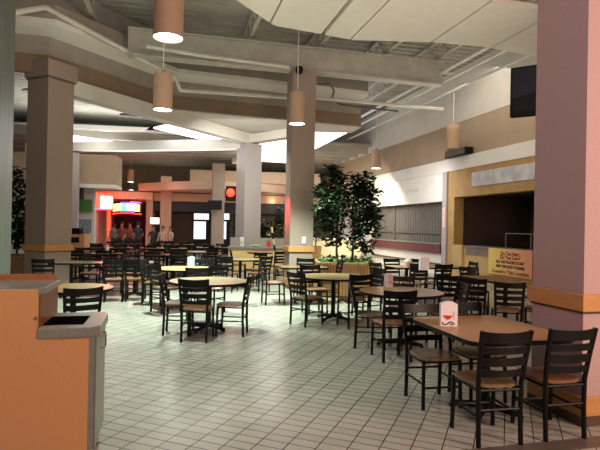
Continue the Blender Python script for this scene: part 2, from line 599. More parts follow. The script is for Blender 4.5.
# upper skylight well: corrugated metal lid, luminous panels below it
bm = BM()
y = 11.0
prof = []
while y < 29:
    prof += [(y, 0.0), (y + 0.13, 0.0), (y + 0.17, 0.05), (y + 0.26, 0.05)]
    y += 0.30
for i in range(len(prof) - 1):
    a, b = prof[i], prof[i + 1]
    bm.faces.new([bm.verts.new(p) for p in ((-20, a[0], a[1]), (9.5, a[0], a[1]), (9.5, b[0], b[1]), (-20, b[0], b[1]))])
bmesh.ops.remove_doubles(bm, verts=bm.verts[:], dist=0.001)
# keep only the area behind the fascia
tag(link('ceiling_well', bm, M['deck']), kind='structure').matrix_world = frame((0, 0, 6.2), R(30)) @ Matrix.Translation((0, 4.5, 0))


def lum(poly, z, label):
    bm = BM()
    prism(bm, poly, 0, 0.05)
    o = link('skylight_panel', bm, M['skylight'])
    o.location = (0, 0, z)
    tag(o, label, 'skylight')
    return o


lum([(-1.55, 18.9), (-0.25, 18.0), (1.62, 18.15), (-0.70, 27.2), (-3.3, 26.4)], 4.94, 'bright white luminous ceiling panel behind the pillar in the middle')
lum([(-9.4, 20.0), (-7.1, 22.7), (-7.2, 23.6), (-10.4, 22.6)], 5.0, 'bright white luminous ceiling panel low beside the tan pillar on the left')
lum([(-5.3, 18.4), (-4.1, 17.2), (-2.9, 18.4), (-2.6, 20.6), (-3.4, 21.6)], 5.0, 'bright white luminous ceiling triangle behind the second hanging lamp')
lum([(-6.9, 14.3), (-6.2, 14.3), (-6.0, 15.2), (-7.0, 15.2)], 5.4, 'small bright white ceiling panel right beside the tan pillar top')

# folded sheet-metal baffles under the lid
for pts, m in (([(-6.6, 13.6, 5.2), (-4.9, 15.8, 5.2), (-6.3, 17.2, 5.5), (-8.4, 15.4, 5.5)], M['steel']),
               ([(-5.2, 16.4, 5.1), (-4.0, 17.2, 5.1), (-5.2, 19.2, 5.5), (-6.6, 18.6, 5.5)], M['dark_steel']),
               ([(-8.2, 17.8, 5.0), (-5.4, 18.2, 5.0), (-6.2, 20.2, 5.2), (-9.2, 19.6, 5.2)], M['dark_steel'])):
    bm = BM()
    lo = [bm.verts.new(p) for p in pts]
    hi = [bm.verts.new((p[0], p[1], p[2] + 0.06)) for p in pts]
    bm.faces.new(lo)
    bm.faces.new(hi)
    for i in range(4):
        bm.faces.new((lo[i], lo[(i + 1) % 4], hi[(i + 1) % 4], hi[i]))
    trim(bm, m)

# ceiling over the far hall
bm = BM()
box(bm, -22, 12, 24, 48, 5.5, 5.6)
for i in range(16):
    box(bm, -22, 12, 24.5 + i * 1.3, 24.7 + i * 1.3, 5.2, 5.5)
tag(link('ceiling_far', bm, M['grey_fascia']), kind='structure').matrix_world = frame((0, 0, 0), G) @ Matrix.Translation((3, -1, 0))

# ------------------------------------------------------------------ right wall with the shop fronts
# local frame: x along the wall away from the camera, y into the room, z up
WF = frame((6.15, 13.7, 0), R(90) + G)


def wallbox(boxes):
    bm = BM()
    for b in boxes:
        box(bm, *b)
    return bm


tag(link('wall_right', wallbox([(-16, 30, -0.35, -0.05, 3.98, 5.2)]), M['tan_wall']), kind='structure').matrix_world = WF
trim(wallbox([(-16, 30, -0.35, -0.03, 5.2, DECK)]), M['white_wall'], WF)
trim(wallbox([(-16, 30, -0.35, 0.10, 3.58, 4.0)]), M['white_fascia'], WF)
tag(link('wall_right', wallbox([(-16, -2.4, -0.35, -0.05, 0, 3.58), (10.75, 30, -0.35, -0.05, 0, 3.58)]), M['white_wall']), kind='structure').matrix_world = WF

# ochre shop
shop = empty('shop_front')
shop.matrix_world = WF
tag(shop, 'ochre shop front with long pale sign panel and dark serving opening, on the right', 'shop front')
link('fascia', wallbox([(-2.4, 4.1, -0.30, 0.06, 2.68, 3.578)]), M['shop_tan'], shop)
link('jamb', wallbox([(3.72, 4.1, -0.30, 0.06, 0, 2.68)]), M['shop_tan'], shop)
link('jamb', wallbox([(-2.4, -2.1, -0.30, 0.06, 0, 2.68)]), M['shop_tan'], shop)
link('sign_panel', wallbox([(-1.2, 2.66, 0.06, 0.10, 2.96, 3.40)]), M['glass_panel'], shop)
link('counter', wallbox([(-2.1, 3.72, -0.45, 0.02, 0, 1.05)]), M['shop_ctr'], shop)
link('counter_top', wallbox([(-2.1, 3.15, -0.5, 0.06, 1.05, 1.09)]), M['counter_grey'], shop)
link('pilaster', wallbox([(3.15, 3.715, 0.02, 0.10, 0, 1.10)]), M['shop_ctr'], shop)
link('steel_panel', wallbox([(1.72, 3.0, 0.02, 0.035, 0.80, 1.045)]), M['steel_ctr'], shop)
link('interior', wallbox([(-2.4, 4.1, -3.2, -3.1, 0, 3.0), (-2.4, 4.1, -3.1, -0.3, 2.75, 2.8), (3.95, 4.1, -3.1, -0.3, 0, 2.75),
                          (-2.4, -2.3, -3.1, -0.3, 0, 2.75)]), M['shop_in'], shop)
menu = wallbox([(2.2, 3.0, -3.1, -3.06, 1.3, 2.3)])
link('menu_board', menu, M['black_plastic'], shop)
bm = BM()
for x in (-0.6, 0.5, 1.6):
    box(bm, x - 0.015, x + 0.015, -0.42, -0.39, 1.09, 1.52)
box(bm, -0.6, 1.6, -0.42, -0.39, 1.50, 1.53)
box(bm, -0.6, 1.6, -0.9, -0.42, 1.50, 1.515)
link('sneeze_guard', bm, M['dark_steel'], shop)

# white shop
shop2 = empty('shop_front')
shop2.matrix_world = WF
tag(shop2, 'white shop front with burgundy ledge under closed grey shutters', 'shop front')
link('fascia', wallbox([(4.42, 10.75, -0.30, 0.06, 2.58, 3.578)]), M['white_fascia'], shop2)
link('base', wallbox([(4.42, 10.75, -0.30, 0.04, 0, 0.74)]), M['white_fascia'], shop2)
link('ledge', wallbox([(4.44, 10.7, -0.25, 0.16, 0.742, 1.06)]), M['burg'], shop2, bevel=0.01)
link('ledge_trim', wallbox([(4.44, 10.7, -0.25, 0.18, 1.062, 1.10)]), M['counter_grey'], shop2)
link('toe_rail', wallbox([(4.44, 10.7, 0.06, 0.12, 0.34, 0.40), (5, 5.08, 0.02, 0.06, 0.34, 0.40), (10, 10.08, 0.02, 0.06, 0.34, 0.40)]), M['dark_steel'], shop2)
bm = wallbox([(4.42, 10.75, -0.28, -0.26, 1.1, 2.58)])
for i in range(30):
    x = 4.5 + i * 0.2
    box(bm, x, x + 0.035, -0.26, -0.235, 1.1, 2.58)
link('shutter', bm, M['shop_grey'], shop2)
link('shutter_rail', wallbox([(4.42, 10.75, -0.25, -0.20, 1.42, 1.49), (8.9, 9.05, -0.25, -0.2, 1.1, 2.58), (10.55, 10.75, -0.25, 0.0, 1.1, 2.58)]), M['dark_steel'], shop2)
for x0, x1 in ((6.2, 7.35), (7.7, 8.6)):
    link('ghost_lettering', wallbox([(x0, x1, 0.06, 0.07, 3.05, 3.16)]), M['ghost'], shop2)['label'] = 'faint trace of removed lettering'

# pilaster between the shops with the little poster strip
pil = empty('pilaster')
pil.matrix_world = WF
tag(pil, 'pale grey pilaster between the white and the ochre shop fronts', 'pilaster')
link('shaft', wallbox([(4.12, 4.40, -0.30, 0.12, 0, 3.577)]), M['lav_col'], pil)
ps = link('notice_strip', wallbox([(4.18, 4.34, 0.12, 0.135, 1.65, 2.35)]), M['card_pink'], pil)
ps['label'] = 'narrow pink and white notices'

# banner on the counter
ban = empty('banner')
ban.matrix_world = WF @ Matrix.Translation((0.72, 0.105, 0.70))
tag(ban, 'yellow and orange banner with red and black writing hung on the ochre counter', 'banner')
link('sheet', wallbox([(-0.92, 0.97, 0, 0.012, -0.37, 0.38)]), M['banner'], ban)
TM = Matrix.Rotation(math.pi, 4, 'Z') @ Matrix.Rotation(R(90), 4, 'X')


def bantext(body, z, size, m, width):
    text_mesh('lettering', body, size, M[m], ban, Matrix.Translation((-0.02, 0.016, z)) @ TM, width=width, bold=0.004)


bantext('Do You Have', 0.245, 0.15, 'red_ink', 0.80)
bantext('Do You Love!', 0.135, 0.15, 'red_ink', 0.86)
bantext('ALL THE PLACES TO EAT', 0.005, 0.11, 'black_ink', 1.22)
bantext('AND THE FOOD TO SHARE', -0.125, 0.11, 'black_ink', 1.25)
bantext('Consider This Location', -0.275, 0.15, 'brown_ink', 1.60)

# small black loudspeaker on the white cornice
bm = wallbox([(-0.62, 0.62, -0.14, 0.14, 0, 0.24)])
sp = empty('wall_speaker')
sp.matrix_world = WF @ Matrix.Translation((3.38, -0.02, 4.0)) @ Matrix.Translation((0, 0.16, 0))
tag(sp, 'flat black loudspeaker box lying on the white cornice above the ochre shop', 'speaker')
link('cabinet', bm, M['black_plastic'], sp, bevel=0.01)
link('grille', wallbox([(-0.57, 0.57, 0.14, 0.15, 0.03, 0.21)]), M['dark_steel'], sp)

# conduits along the right wall
for k, (dx, z, r) in enumerate(((0, 6.02, 0.05), (0.42, 5.95, 0.04), (0.9, 5.8, 0.035))):
    bm = BM()
    p = Vector((3.3 + dx, 16.9, z))
    tube(bm, [p - V * 9, p + V * 20], r, 8)
    trim(bm, M['pipe'], smooth=True)
# short cross pipes
for a, b, z in (((316, 98), (443, 109), 5.3), ((320, 58), (452, 73), 6.3)):
    ax, ay = cor(*a)
    bx, by = cor(*b)
    Ya = (H - z) * F / ay
    Yb = (H - z) * F / by
    bm = BM()
    tube(bm, [(ax / F * Ya, Ya, z), (bx / F * Yb, Yb, z)], 0.05, 8)
    trim(bm, M['pipe'], smooth=True)
bm = BM()
pts = []
for px, py, z in ((289, 67, 5.7), (200, 55, 5.7), (146, 46, 5.7)):
    ax, ay = cor(px, py)
    Ya = (H - z) * F / ay
    pts.append((ax / F * Ya, Ya, z))
tube(bm, pts, 0.05, 8)
trim(bm, M['pipe'], smooth=True)
# ceiling conduit loop near the wall
bm = BM()
pts = []
for px, py in ((318, 84), (330, 84), (334, 90), (332, 99), (340, 104), (368, 108), (398, 111)):
    z = 5.5
    ax, ay = cor(px, py)
    Ya = (H - z) * F / ay
    pts.append((ax / F * Ya, Ya, z))
tube(bm, pts, 0.03, 6)
trim(bm, M['dark_steel'], smooth=True)

# ------------------------------------------------------------------ acoustic ceiling cloud
CZ = 5.3
far_edge = [(-1.25, 8.2), (-0.55, 9.5), (0.4, 9.9), (0.95, 10.15), (2.6, 10.2), (3.65, 10.4), (4.9, 10.9), (5.6, 11.1)]


def to_uv(p):
    q = Vector((p[0], p[1], 0))
    return q.dot(U), q.dot(V)


fe = [to_uv(p) for p in far_edge]


def fe_v(u):
    for (a, b), (c, d) in zip(fe, fe[1:]):
        if a <= u <= c:
            return b + (d - b) * (u - a) / (c - a)
    return fe[0][1] if u < fe[0][0] else fe[-1][1]


cuts = [fe[0][0], 1.75, 2.85, 3.42, 5.0, 6.3, fe[-1][0]]
cl_labels = ['cream acoustic ceiling panel, leftmost with the rounded outer corner', 'cream acoustic ceiling panel, second from the left', 'narrow cream acoustic ceiling panel right of the dark gap',
             'cream acoustic ceiling panel above the leafy tree', 'cream acoustic ceiling panel, second from the black hanging box', 'cream acoustic ceiling panel nearest the black hanging box']
for i in range(len(cuts) - 1):
    a, b = cuts[i] + 0.02, cuts[i + 1] - (0.06 if i == 1 else 0.012)
    n = 8
    us = [a + (b - a) * k / n for k in range(n + 1)]
    near = lambda u: 7.3
    poly = [(u, fe_v(u)) for u in us] + [(b, near((a + b) / 2)), (a, near((a + b) / 2))]
    bm = BM()
    prism(bm, poly, CZ, CZ + 0.07)
    o = link('acoustic_panel', bm, M['cloud'])
    o.matrix_world = GF
    tag(o, cl_labels[i], 'ceiling panel', 'cream acoustic panels hung under the roof')

# ------------------------------------------------------------------ columns
def column(corner, size, ang, z1, m, label, band=True, cap=False, skirt=True, name='column', group=None):
    """corner = nearest corner; ang = heading of the face that runs away to the left"""
    root = empty(name, (corner[0], corner[1], 0), ang)
    tag(root, label, 'column', group)
    z0 = 0.0
    link('shaft', wallbox([(0, size, 0, size, 0, z1)]), m, root)
    if band:
        t = 0.035
        link('wood_band', wallbox([(-t, size + t, -t, size + t, 0.945, 1.085)]), M['wood_band'], root, bevel=0.006)
        link('band_shadow_line', wallbox([(-0.012, size + 0.012, -0.012, size + 0.012, 0.925, 0.945)]), M['wood_dark'], root)
    if skirt:
        t = 0.02
        link('skirting', wallbox([(-t, size + t, -t, size + t, 0.08, 0.24)]), M['wood_band'], root, bevel=0.004)
        link('skirting_foot', wallbox([(-t - 0.004, size + t + 0.004, -t - 0.004, size + t + 0.004, 0, 0.08)]), M['wood_dark'], root)
    if cap:
        link('capital', wallbox([(-0.05, size + 0.05, -0.05, size + 0.05, z1 - 0.36, z1)]), m, root)
        link('shadow_gap', wallbox([(-0.02, size + 0.02, -0.02, size + 0.02, z1 - 0.40, z1 - 0.36)]), M['dark_steel'], root)
    return root


column((2.35, 4.25), 0.61, G, 6.4, M['pink_lit_col'], 'large mauve column with an orange wood band, beside the nearest table')
cc = at(290, 13.2)
column((cc.x, cc.y), 0.62, G, 5.66, M['taupe_col'], 'taupe column with wood band in the middle, next to the leafy tree')
cl = at(46, 11.3, 0, 200)
column((cl.x, cl.y), 0.68, R(64), 5.18, M['taupe_col'], 'taupe column with capital at left, behind the trash cabinet', cap=True)
cv = at(244, 18.0)
column((cv.x, cv.y), 0.66, R(34), 4.5, M['lav_col'], 'pale lavender-grey column carrying the white skylight beams', band=False, skirt=False)
c = at(69, 19.9)
column((c.x, c.y), 0.30, G, 4.3, M['lav_col'], 'slim pale post under the white skylight beam, beside the taupe column at left', band=False, skirt=False)
c = at(212, 25)
column((c.x, c.y), 0.58, G, 4.6, M['taupe_col'], 'distant tan column carrying a black loudspeaker', band=False, skirt=False)
c = at(160, 28)
column((c.x, c.y), 0.58, G, 4.2, M['salmon'], 'distant salmon column right of the rainbow sign', band=False, skirt=False)
column((-3.66, 5.28), 0.5, G, 6.6, M['green_col'], 'grey-green column cut by the left edge of the view', band=False, skirt=False)

# dome camera on the middle column
bm = BM()
lathe(bm, [(0.03, 0.10), (0.08, 0.08), (0.10, 0.0), (0.085, -0.07), (0.04, -0.11)], 16)
dc = empty('dome_camera', cc + Vector((0.16, -0.06, 5.60)))
tag(dc, 'small dark dome security camera on top of the middle column', 'camera')
link('dome', bm, M['black_plastic'], dc, smooth=True)
link('bracket', wallbox([(-0.03, 0.03, 0.0, 0.12, 0.06, 0.12)]), M['pipe'], dc)

# wall plate on middle column
so = empty('power_outlet', cc + U * 0.37 - V * 0.008 + Vector((0, 0, 1.25)), G)
tag(so, 'white outlet plate on the middle column above the wood band', 'outlet')
link('plate', wallbox([(-0.05, 0.05, -0.01, 0.006, -0.09, 0.09)]), M['white_plastic'], so, bevel=0.004)
link('socket', wallbox([(-0.02, 0.02, -0.014, -0.01, -0.06, -0.02), (-0.02, 0.02, -0.014, -0.01, 0.02, 0.06)]), M['card'], so)

# ------------------------------------------------------------------ pendant lamps
def make_pendant(lit=True):
    root = empty('pendant_lamp')
    bm = BM()
    lathe(bm, [(0.175, 0.0), (0.18, 0.0), (0.18, 0.68), (0.10, 0.70), (0.02, 0.70)], 32, cap=False)
    lathe(bm, [(0.175, 0.0), (0.172, 0.10)], 32, cap=False)
    link('shade', bm, M['pend'], root, smooth=True)
    bm = BM()
    lathe(bm, [(0.168, 0.012), (0.168, 0.03)], 32)
    link('lens', bm, M['lens'] if lit else M['lens_off'], root)
    bm = BM()
    tube(bm, [(0, 0, 0.69), (0, 0, 2.6)], 0.010, 8)
    link('rod', bm, M['pipe'], root)
    bm = BM()
    lathe(bm, [(0.05, 0.70), (0.05, 0.74), (0.02, 0.76)], 16)
    link('hub', bm, M['pend'], root, smooth=True)
    return root


pend0 = make_pendant()
pend_off = make_pendant(False)
pl = [(168, 38, 3.84, 'tan cylinder lamp hanging nearest, cut by the top of the view', 420),
      (162.5, 110, 3.77, 'lit tan cylinder lamp hanging left of the middle, over the round tables', 1500),
      (297, 124, 3.85, 'lit tan cylinder lamp hanging in front of the middle column', 1500),
      (376, 168.5, 3.8, 'lit tan cylinder lamp above the leafy tree, near the white shop', 18),
      (131, 190, 3.7, 'distant lit cylinder lamp, lower of two above the rainbow sign', 60),
      (130.5, 182, 3.9, 'distant lit cylinder lamp, upper of two above the rainbow sign', 60),
      (159, 203, 3.1, 'distant lit cylinder lamp on the salmon column by the rainbow sign', 30),
      (273, 191, 3.6, 'distant lit cylinder lamp between lavender and middle columns', 60),
      (264, 196, 3.5, 'smaller distant cylinder lamp beside the lavender column', 40)]
first = True
for px, py, z, label, power in pl:
    a, b = cor(px, py)
    Y = (z - H) * F / -b
    o = pend0 if first else copy_tree(pend0)
    first = False
    o.location = (a / F * Y, Y, z)
    tag(o, label, 'pendant lamp', 'hanging cylinder lamps')
    lamp('pendant_beam', 'SPOT', (a / F * Y, Y, z - 0.02), power, (0.80, 1.0, 0.83), (a / F * Y, Y, 0), spot=100, blend=0.7, soft=0.06)
a, b = cor(453, 149)
Y = (3.85 - H) * F / -b
pend_off.location = (a / F * Y, Y, 3.85)
tag(pend_off, 'unlit tan cylinder lamp hanging in front of the tan wall at right', 'pendant lamp', 'hanging cylinder lamps')

# ------------------------------------------------------------------ black hanging box beside the mauve column
tv = empty('hanging_monitor', at(530, 8.6, 0.05, 90), R(-32))
tag(tv, 'black television hung near the ceiling, half hidden by the mauve column', 'television')
bm = BM()
vs = [(-0.32, 0.0, 3.46), (0.42, 0.0, 3.46), (0.42, 0.0, 4.33), (-0.32, 0.0, 4.33)]
back = [(-0.20, 0.5, 3.56), (0.30, 0.5, 3.56), (0.30, 0.5, 4.2), (-0.20, 0.5, 4.2)]
a = [bm.verts.new(p) for p in vs]
b = [bm.verts.new(p) for p in back]
bm.faces.new(a)
bm.faces.new(b)
for i in range(4):
    bm.faces.new((a[i], a[(i + 1) % 4], b[(i + 1) % 4], b[i]))
link('cabinet', bm, M['black_plastic'], tv, bevel=0.03)
link('screen', wallbox([(-0.26, 0.36, -0.012, 0.0, 3.56, 4.27)]), mat('dark_screen', (0.010, 0.009, 0.016), None, 0.4, 3, spec=0.2), tv)
link('bracket', wallbox([(0.22, 0.30, 0.16, 0.24, 4.28, 5.295)]), M['black'], tv)

# ------------------------------------------------------------------ trash cabinet, left foreground
cab = empty('trash_cabinet', (-1.30, 3.34, 0), G)
tag(cab, 'orange wood trash cabinet with stepped grey counter in the left foreground', 'cabinet')
LOW, TALL, D = 0.925, 1.175, 0.60
link('low_body', wallbox([(-0.356, -0.05, 0.0, D - 0.02, 0.10, LOW - 0.065)]), M['cabinet'], cab)
link('tall_body', wallbox([(-1.6, -0.356, 0.0, D - 0.02, 0.10, TALL - 0.004)]), M['cabinet'], cab)
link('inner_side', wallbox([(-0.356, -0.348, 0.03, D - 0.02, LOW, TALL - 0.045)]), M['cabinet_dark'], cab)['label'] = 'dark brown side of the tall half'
link('side_panel', wallbox([(-0.05, -0.02, 0.0, D - 0.02, 0.10, LOW - 0.065)]), M['edge_grey'], cab)
link('plinth', wallbox([(-1.6, -0.07, 0.06, D - 0.06, 0, 0.10)]), M['black'], cab)
bm = BM()
prism(bm, [(-0.354, -0.012), (-0.045, -0.012), (0.012, 0.06), (0.012, D - 0.08), (-0.02, D), (-0.354, D)], LOW - 0.065, LOW)
ct = link('low_counter', bm, M['counter_grey'], cab, bevel=0.006)
bm = BM()
box(bm, -0.353, -0.10, 0.10, 0.42, LOW - 0.02, LOW + 0.003)
link('waste_opening', bm, mat('bin_hole_shade', (0.004, 0.004, 0.004), None, 0.9, 9, spec=0.0), ct)  # black slab paints the shade inside the bin hole
bm = BM()
prism(bm, [(-1.62, 0.002), (-0.358, 0.002), (-0.325, 0.06), (-0.325, D - 0.06), (-0.37, D), (-1.62, D)], TALL - 0.04, TALL)
tt = link('tall_counter', bm, M['counter_grey'], cab, bevel=0.006)
link('back_rim', wallbox([(-1.3, -0.36, D - 0.05, D - 0.015, TALL, TALL + 0.04)]), mat('rim_laminate', (0.36, 0.13, 0.045), None, 0.45, 20), tt)
bm = BM()
tube(bm, [(-0.02, 0.26, 0.84), (0.02, 0.26, 0.84), (0.026, 0.26, 0.825), (0.026, 0.26, 0.745), (0.02, 0.26, 0.73), (-0.02, 0.26, 0.73)], 0.006, 8)
link('handle', bm, M['steel_ctr'], cab, smooth=True)
link('hinge_strip', wallbox([(-0.02, -0.008, 0.04, D - 0.06, 0.12, LOW - 0.07)]), M['edge_grey'], cab)
bm = BM()
lathe(bm, [(0.010, 0), (0.010, 0.006)], 12)
k = link('lock', bm, M['steel_ctr'], cab)
k.matrix_local = Matrix.Translation((-0.366, -0.001, 0.99)) @ Matrix.Rotation(R(90), 4, 'X')

# ------------------------------------------------------------------ chairs
def make_chair(seat_mat):
    root = empty('dining_chair')
    # seat: rounded, slightly dished wood
    bm = BM()
    n = 28
    rings = []
    for (k, z) in ((0.90, 0.428), (1.0, 0.434), (1.0, 0.446), (0.95, 0.455), (0.55, 0.449), (0.0, 0.447)):
        ring = []
        for i in range(n):
            a = 2 * math.pi * i / n
            ca, sa = math.cos(a), math.sin(a)
            e = 0.55
            x = 0.197 * math.copysign(abs(ca) ** e, ca)
            y = 0.205 * math.copysign(abs(sa) ** e, sa)
            x *= 1.0 + 0.06 * (y / 0.205)
            ring.append(bm.verts.new((x * max(k, 0.02), y * max(k, 0.02) + 0.005, z)))
        rings.append(ring)
    for i in range(len(rings) - 1):
        for j in range(n):
            bm.faces.new((rings[i][j], rings[i][(j + 1) % n], rings[i + 1][(j + 1) % n], rings[i + 1][j]))
    bm.faces.new(rings[0])
    bm.faces.new(rings[-1])
    link('seat', bm, seat_mat, root, smooth=True)
    # legs: the rear ones run up into the back posts
    for s in (-1, 1):
        bm = BM()
        tube(bm, [(s * 0.172, -0.205, 0), (s * 0.172, -0.195, 0.25), (s * 0.176, -0.195, 0.46), (s * 0.186, -0.225, 0.64), (s * 0.197, -0.275, 0.868)], 0.0185, 8)
        link('leg', bm, M['black'], root, smooth=True)
    for s in (-1, 1):
        bm = BM()
        tube(bm, [(s * 0.180, 0.185, 0), (s * 0.175, 0.170, 0.43)], 0.0175, 8)
        link('leg', bm, M['black'], root, smooth=True)
    # backrest: four bowed slats
    bm = BM()
    for zc, h in ((0.818, 0.078), (0.722, 0.054), (0.634, 0.062), (0.546, 0.050)):
        pz = lambda z: -0.195 - max(0, (z - 0.46)) * 0.198
        n = 8
        prev = None
        for i in range(n + 1):
            t = -1 + 2 * i / n
            x = t * (0.176 + 0.021 * (zc - 0.46) / 0.4)
            bow = -0.028 * (1 - t * t)
            ztop = zc + h / 2 + (0.012 * t * t if h > 0.07 else 0.004 * t * t)
            zb = zc - h / 2
            q = [bm.verts.new((x, pz(z) + bow + dy, z)) for z, dy in ((zb, -0.007), (ztop, -0.007), (ztop, 0.007), (zb, 0.007))]
            if prev:
                for j in range(4):
                    bm.faces.new((prev[j], prev[(j + 1) % 4], q[(j + 1) % 4], q[j]))
            else:
                bm.faces.new(q)
            prev = q
        bm.faces.new(prev)
    link('backrest', bm, M['black'], root, smooth=True)
    # rails and stretchers
    bm = BM()
    for s in (-1, 1):
        tube(bm, [(s * 0.176, -0.195, 0.415), (s * 0.176, 0.17, 0.415)], 0.011, 6)
        tube(bm, [(s * 0.174, -0.195, 0.22), (s * 0.178, 0.178, 0.22)], 0.010, 6)
    tube(bm, [(-0.175, 0.17, 0.415), (0.175, 0.17, 0.415)], 0.011, 6)
    tube(bm, [(-0.172, -0.195, 0.415), (0.172, -0.195, 0.415)], 0.011, 6)
    tube(bm, [(-0.172, -0.197, 0.27), (0.172, -0.197, 0.27)], 0.010, 6)
    tube(bm, [(-0.178, 0.179, 0.19), (0.178, 0.179, 0.19)], 0.010, 6)
    link('stretchers', bm, M['black'], root, smooth=True)
    return root


chair_protos = {'brown': make_chair(M['seat']), 'olive': make_chair(M['seat_olive'])}
used = set()


def chair(x, y, heading, label, group, kind='brown'):
    p = chair_protos[kind]
    if kind not in used:
        o = p
        used.add(kind)
    else:
        o = copy_tree(p)
    o.location = (x, y, 0)
    o.rotation_euler = (0, 0, -R(heading))
    tag(o, label, 'chair', group)
    return o


# ------------------------------------------------------------------ tables
def table(x, y, shape, size, rot, topm, label, z=0.75, round_corner=0.06, base='cross'):
    root = empty('dining_table', (x, y, 0), rot)
    tag(root, label, 'table')
    if shape == 'round':
        poly, poly2 = circle(size - 0.006), circle(size)
        sx = size
    else:
        w, d = size
        poly, poly2 = round_rect(w - 0.012, d - 0.012, round_corner), round_rect(w, d, round_corner)
        sx = min(w, d) / 2
    bm = BM()
    prism(bm, poly, z - 0.03, z)
    link('tabletop', bm, topm, root)
    bm = BM()
    prism(bm, poly2, z - 0.036, z - 0.003)
    link('edge_band', bm, M['black'], root)
    xs = [0.0]
    if shape != 'round' and size[0] > 1.4:
        xs = [-size[0] / 2 + 0.4, size[0] / 2 - 0.4]
    for xx in xs:
        bm = BM()
        lathe(bm, [(0.055, 0.05), (0.042, 0.09), (0.038, 0.12), (0.038, z - 0.06)], 16, xx, 0)
        box(bm, xx - 0.16, xx + 0.16, -0.03, 0.03, z - 0.062, z - 0.037)
        box(bm, xx - 0.03, xx + 0.03, -0.16, 0.16, z - 0.062, z - 0.037)
        link('pedestal', bm, M['black'], root, smooth=True)
        bm = BM()
        rr = 0.30 if sx > 0.45 else 0.26
        for k in range(4):
            a = R(45 + 90 * k)
            c_, s_ = math.cos(a), math.sin(a)
            tube(bm, [(xx, 0, 0.07), (xx + c_ * rr * 0.6, s_ * rr * 0.6, 0.05), (xx + c_ * rr, s_ * rr, 0.035)], [0.032, 0.028, 0.024], 8)
            lathe(bm, [(0.02, 0.0), (0.024, 0.03)], 8, xx + c_ * rr * 0.97, s_ * rr * 0.97)
        link('base', bm, M['black'], root, smooth=True)
    return root


CG = 'black ladder-back dining chairs around the tables'
# nearest table, against the mauve column
pc = Vector((1.33, 3.86, 0)) + U * 0.48 + V * 0.56
table(pc.x, pc.y, 'rect', (0.96, 1.12), G, M['top_brown'], 'brown square table with black edge against the mauve column, nearest of all', round_corner=0.13)
chair(1.47, 4.02, -11, 'black ladder-back chair in front of the nearest table, back to the view', CG, 'olive')
chair(2.02, 4.16, -13, 'black ladder-back chair close beside the mauve column, in front of the nearest table', CG, 'brown')
chair(1.255, 4.77, 168, 'black chair with worn olive seat under the left corner of the nearest table', CG, 'olive')
chair(1.72, 4.93, 166, 'black chair tucked under the far side of the nearest table, beside the column', CG, 'olive')

# round table left of the middle
table(-1.37, 7.86, 'round', 0.60, 0.3, M['top_tan'], 'round tan table in the middle left, foremost of the round tables there')
chair(-1.40, 7.18, 3, 'black chair in front of the middle-left round table, its back to the view', CG)
chair(-1.75, 7.58, 84, 'black chair on the left side of the middle-left round table', CG)
chair(-0.98, 7.58, -86, 'black chair on the right side of the middle-left round table', CG)
chair(-1.65, 8.50, 165, 'black chair behind the middle-left round table, facing the view', CG)
# round table behind it
table(-2.22, 10.0, 'round', 0.58, 0.1, M['top_tan'], 'round tan table with pale blue card, behind the foremost middle-left one')
chair(-2.42, 9.42, 42, 'black chair at the near left of the round table holding the pale blue card', CG)
chair(-1.62, 9.50, -40, 'black chair at the near right of the round table holding the pale blue card', CG)
chair(-2.02, 10.7, 178, 'black chair behind the round table holding the pale blue card', CG)
chair(-2.83, 10.2, 100, 'black chair at the left of the round table holding the pale blue card', CG)
# long table at left
table(-4.25, 11.2, 'rect', (2.1, 0.75), G, M['top_dark'], 'long dark table with red reflections at left, in front of the taupe column')
chair(-3.80, 10.60, -16, 'black chair at the near side of the long dark table, middle of three', CG)
chair(-3.40, 10.74, -12, 'black chair at the near right end of the long dark table', CG)
chair(-5.12, 10.42, -14, 'black chair at the near left end of the long dark table', CG)
chair(-4.80, 11.82, 168, 'black chair behind the long dark table, at its left', CG)
chair(-3.95, 12.02, 165, 'black chair behind the long dark table, at its right', CG)
# small round table behind the trash cabinet
table(-2.94, 6.72, 'round', 0.50, 0, M['top_tan'], 'small round tan table just behind the trash cabinet')
chair(-2.57, 6.02, -34, 'black chair right behind the trash cabinet, its back to the view', CG)
# round table right of the middle
table(1.39, 7.0, 'round', 0.57, 0.5, M['top_brown'], 'round brown table right of the middle with a pink card on it')
chair(1.15, 6.36, -12, 'black chair in front of the round brown table, its back to the view', CG, 'brown')
chair(0.98, 6.98, 96, 'black chair on the left side of the round brown table', CG, 'olive')
chair(2.02, 7.12, -96, 'black chair on the right side of the round brown table', CG)
chair(1.55, 7.68, 185, 'black chair behind the round brown table, facing the view', CG)
# table in the middle by the planter
table(0.60, 8.95, 'round', 0.60, 0.2, M['top_tan'], 'round tan table in front of the slatted planter')
chair(0.14, 8.46, 46, 'black chair at the left of the round table before the slatted planter', CG, 'olive')
chair(0.88, 8.36, -22, 'black chair in front of the round table before the slatted planter', CG, 'brown')
chair(0.30, 9.62, 160, 'black chair at the far left of the round table before the slatted planter', CG)
chair(1.22, 9.30, -115, 'black chair at the far right of the round table before the slatted planter', CG)
# table at the middle column
table(0.05, 11.0, 'rect', (1.0, 0.76), G, M['top_dark'], 'dark square table standing before the middle taupe column')
chair(-0.52, 10.62, 72, 'black chair with red-brown seat on the left of the table before the middle column', CG)
chair(0.10, 11.66, 190, 'black chair behind the table before the middle column', CG)
chair(0.62, 11.05, -100, 'black chair on the right of the table before the middle column', CG)
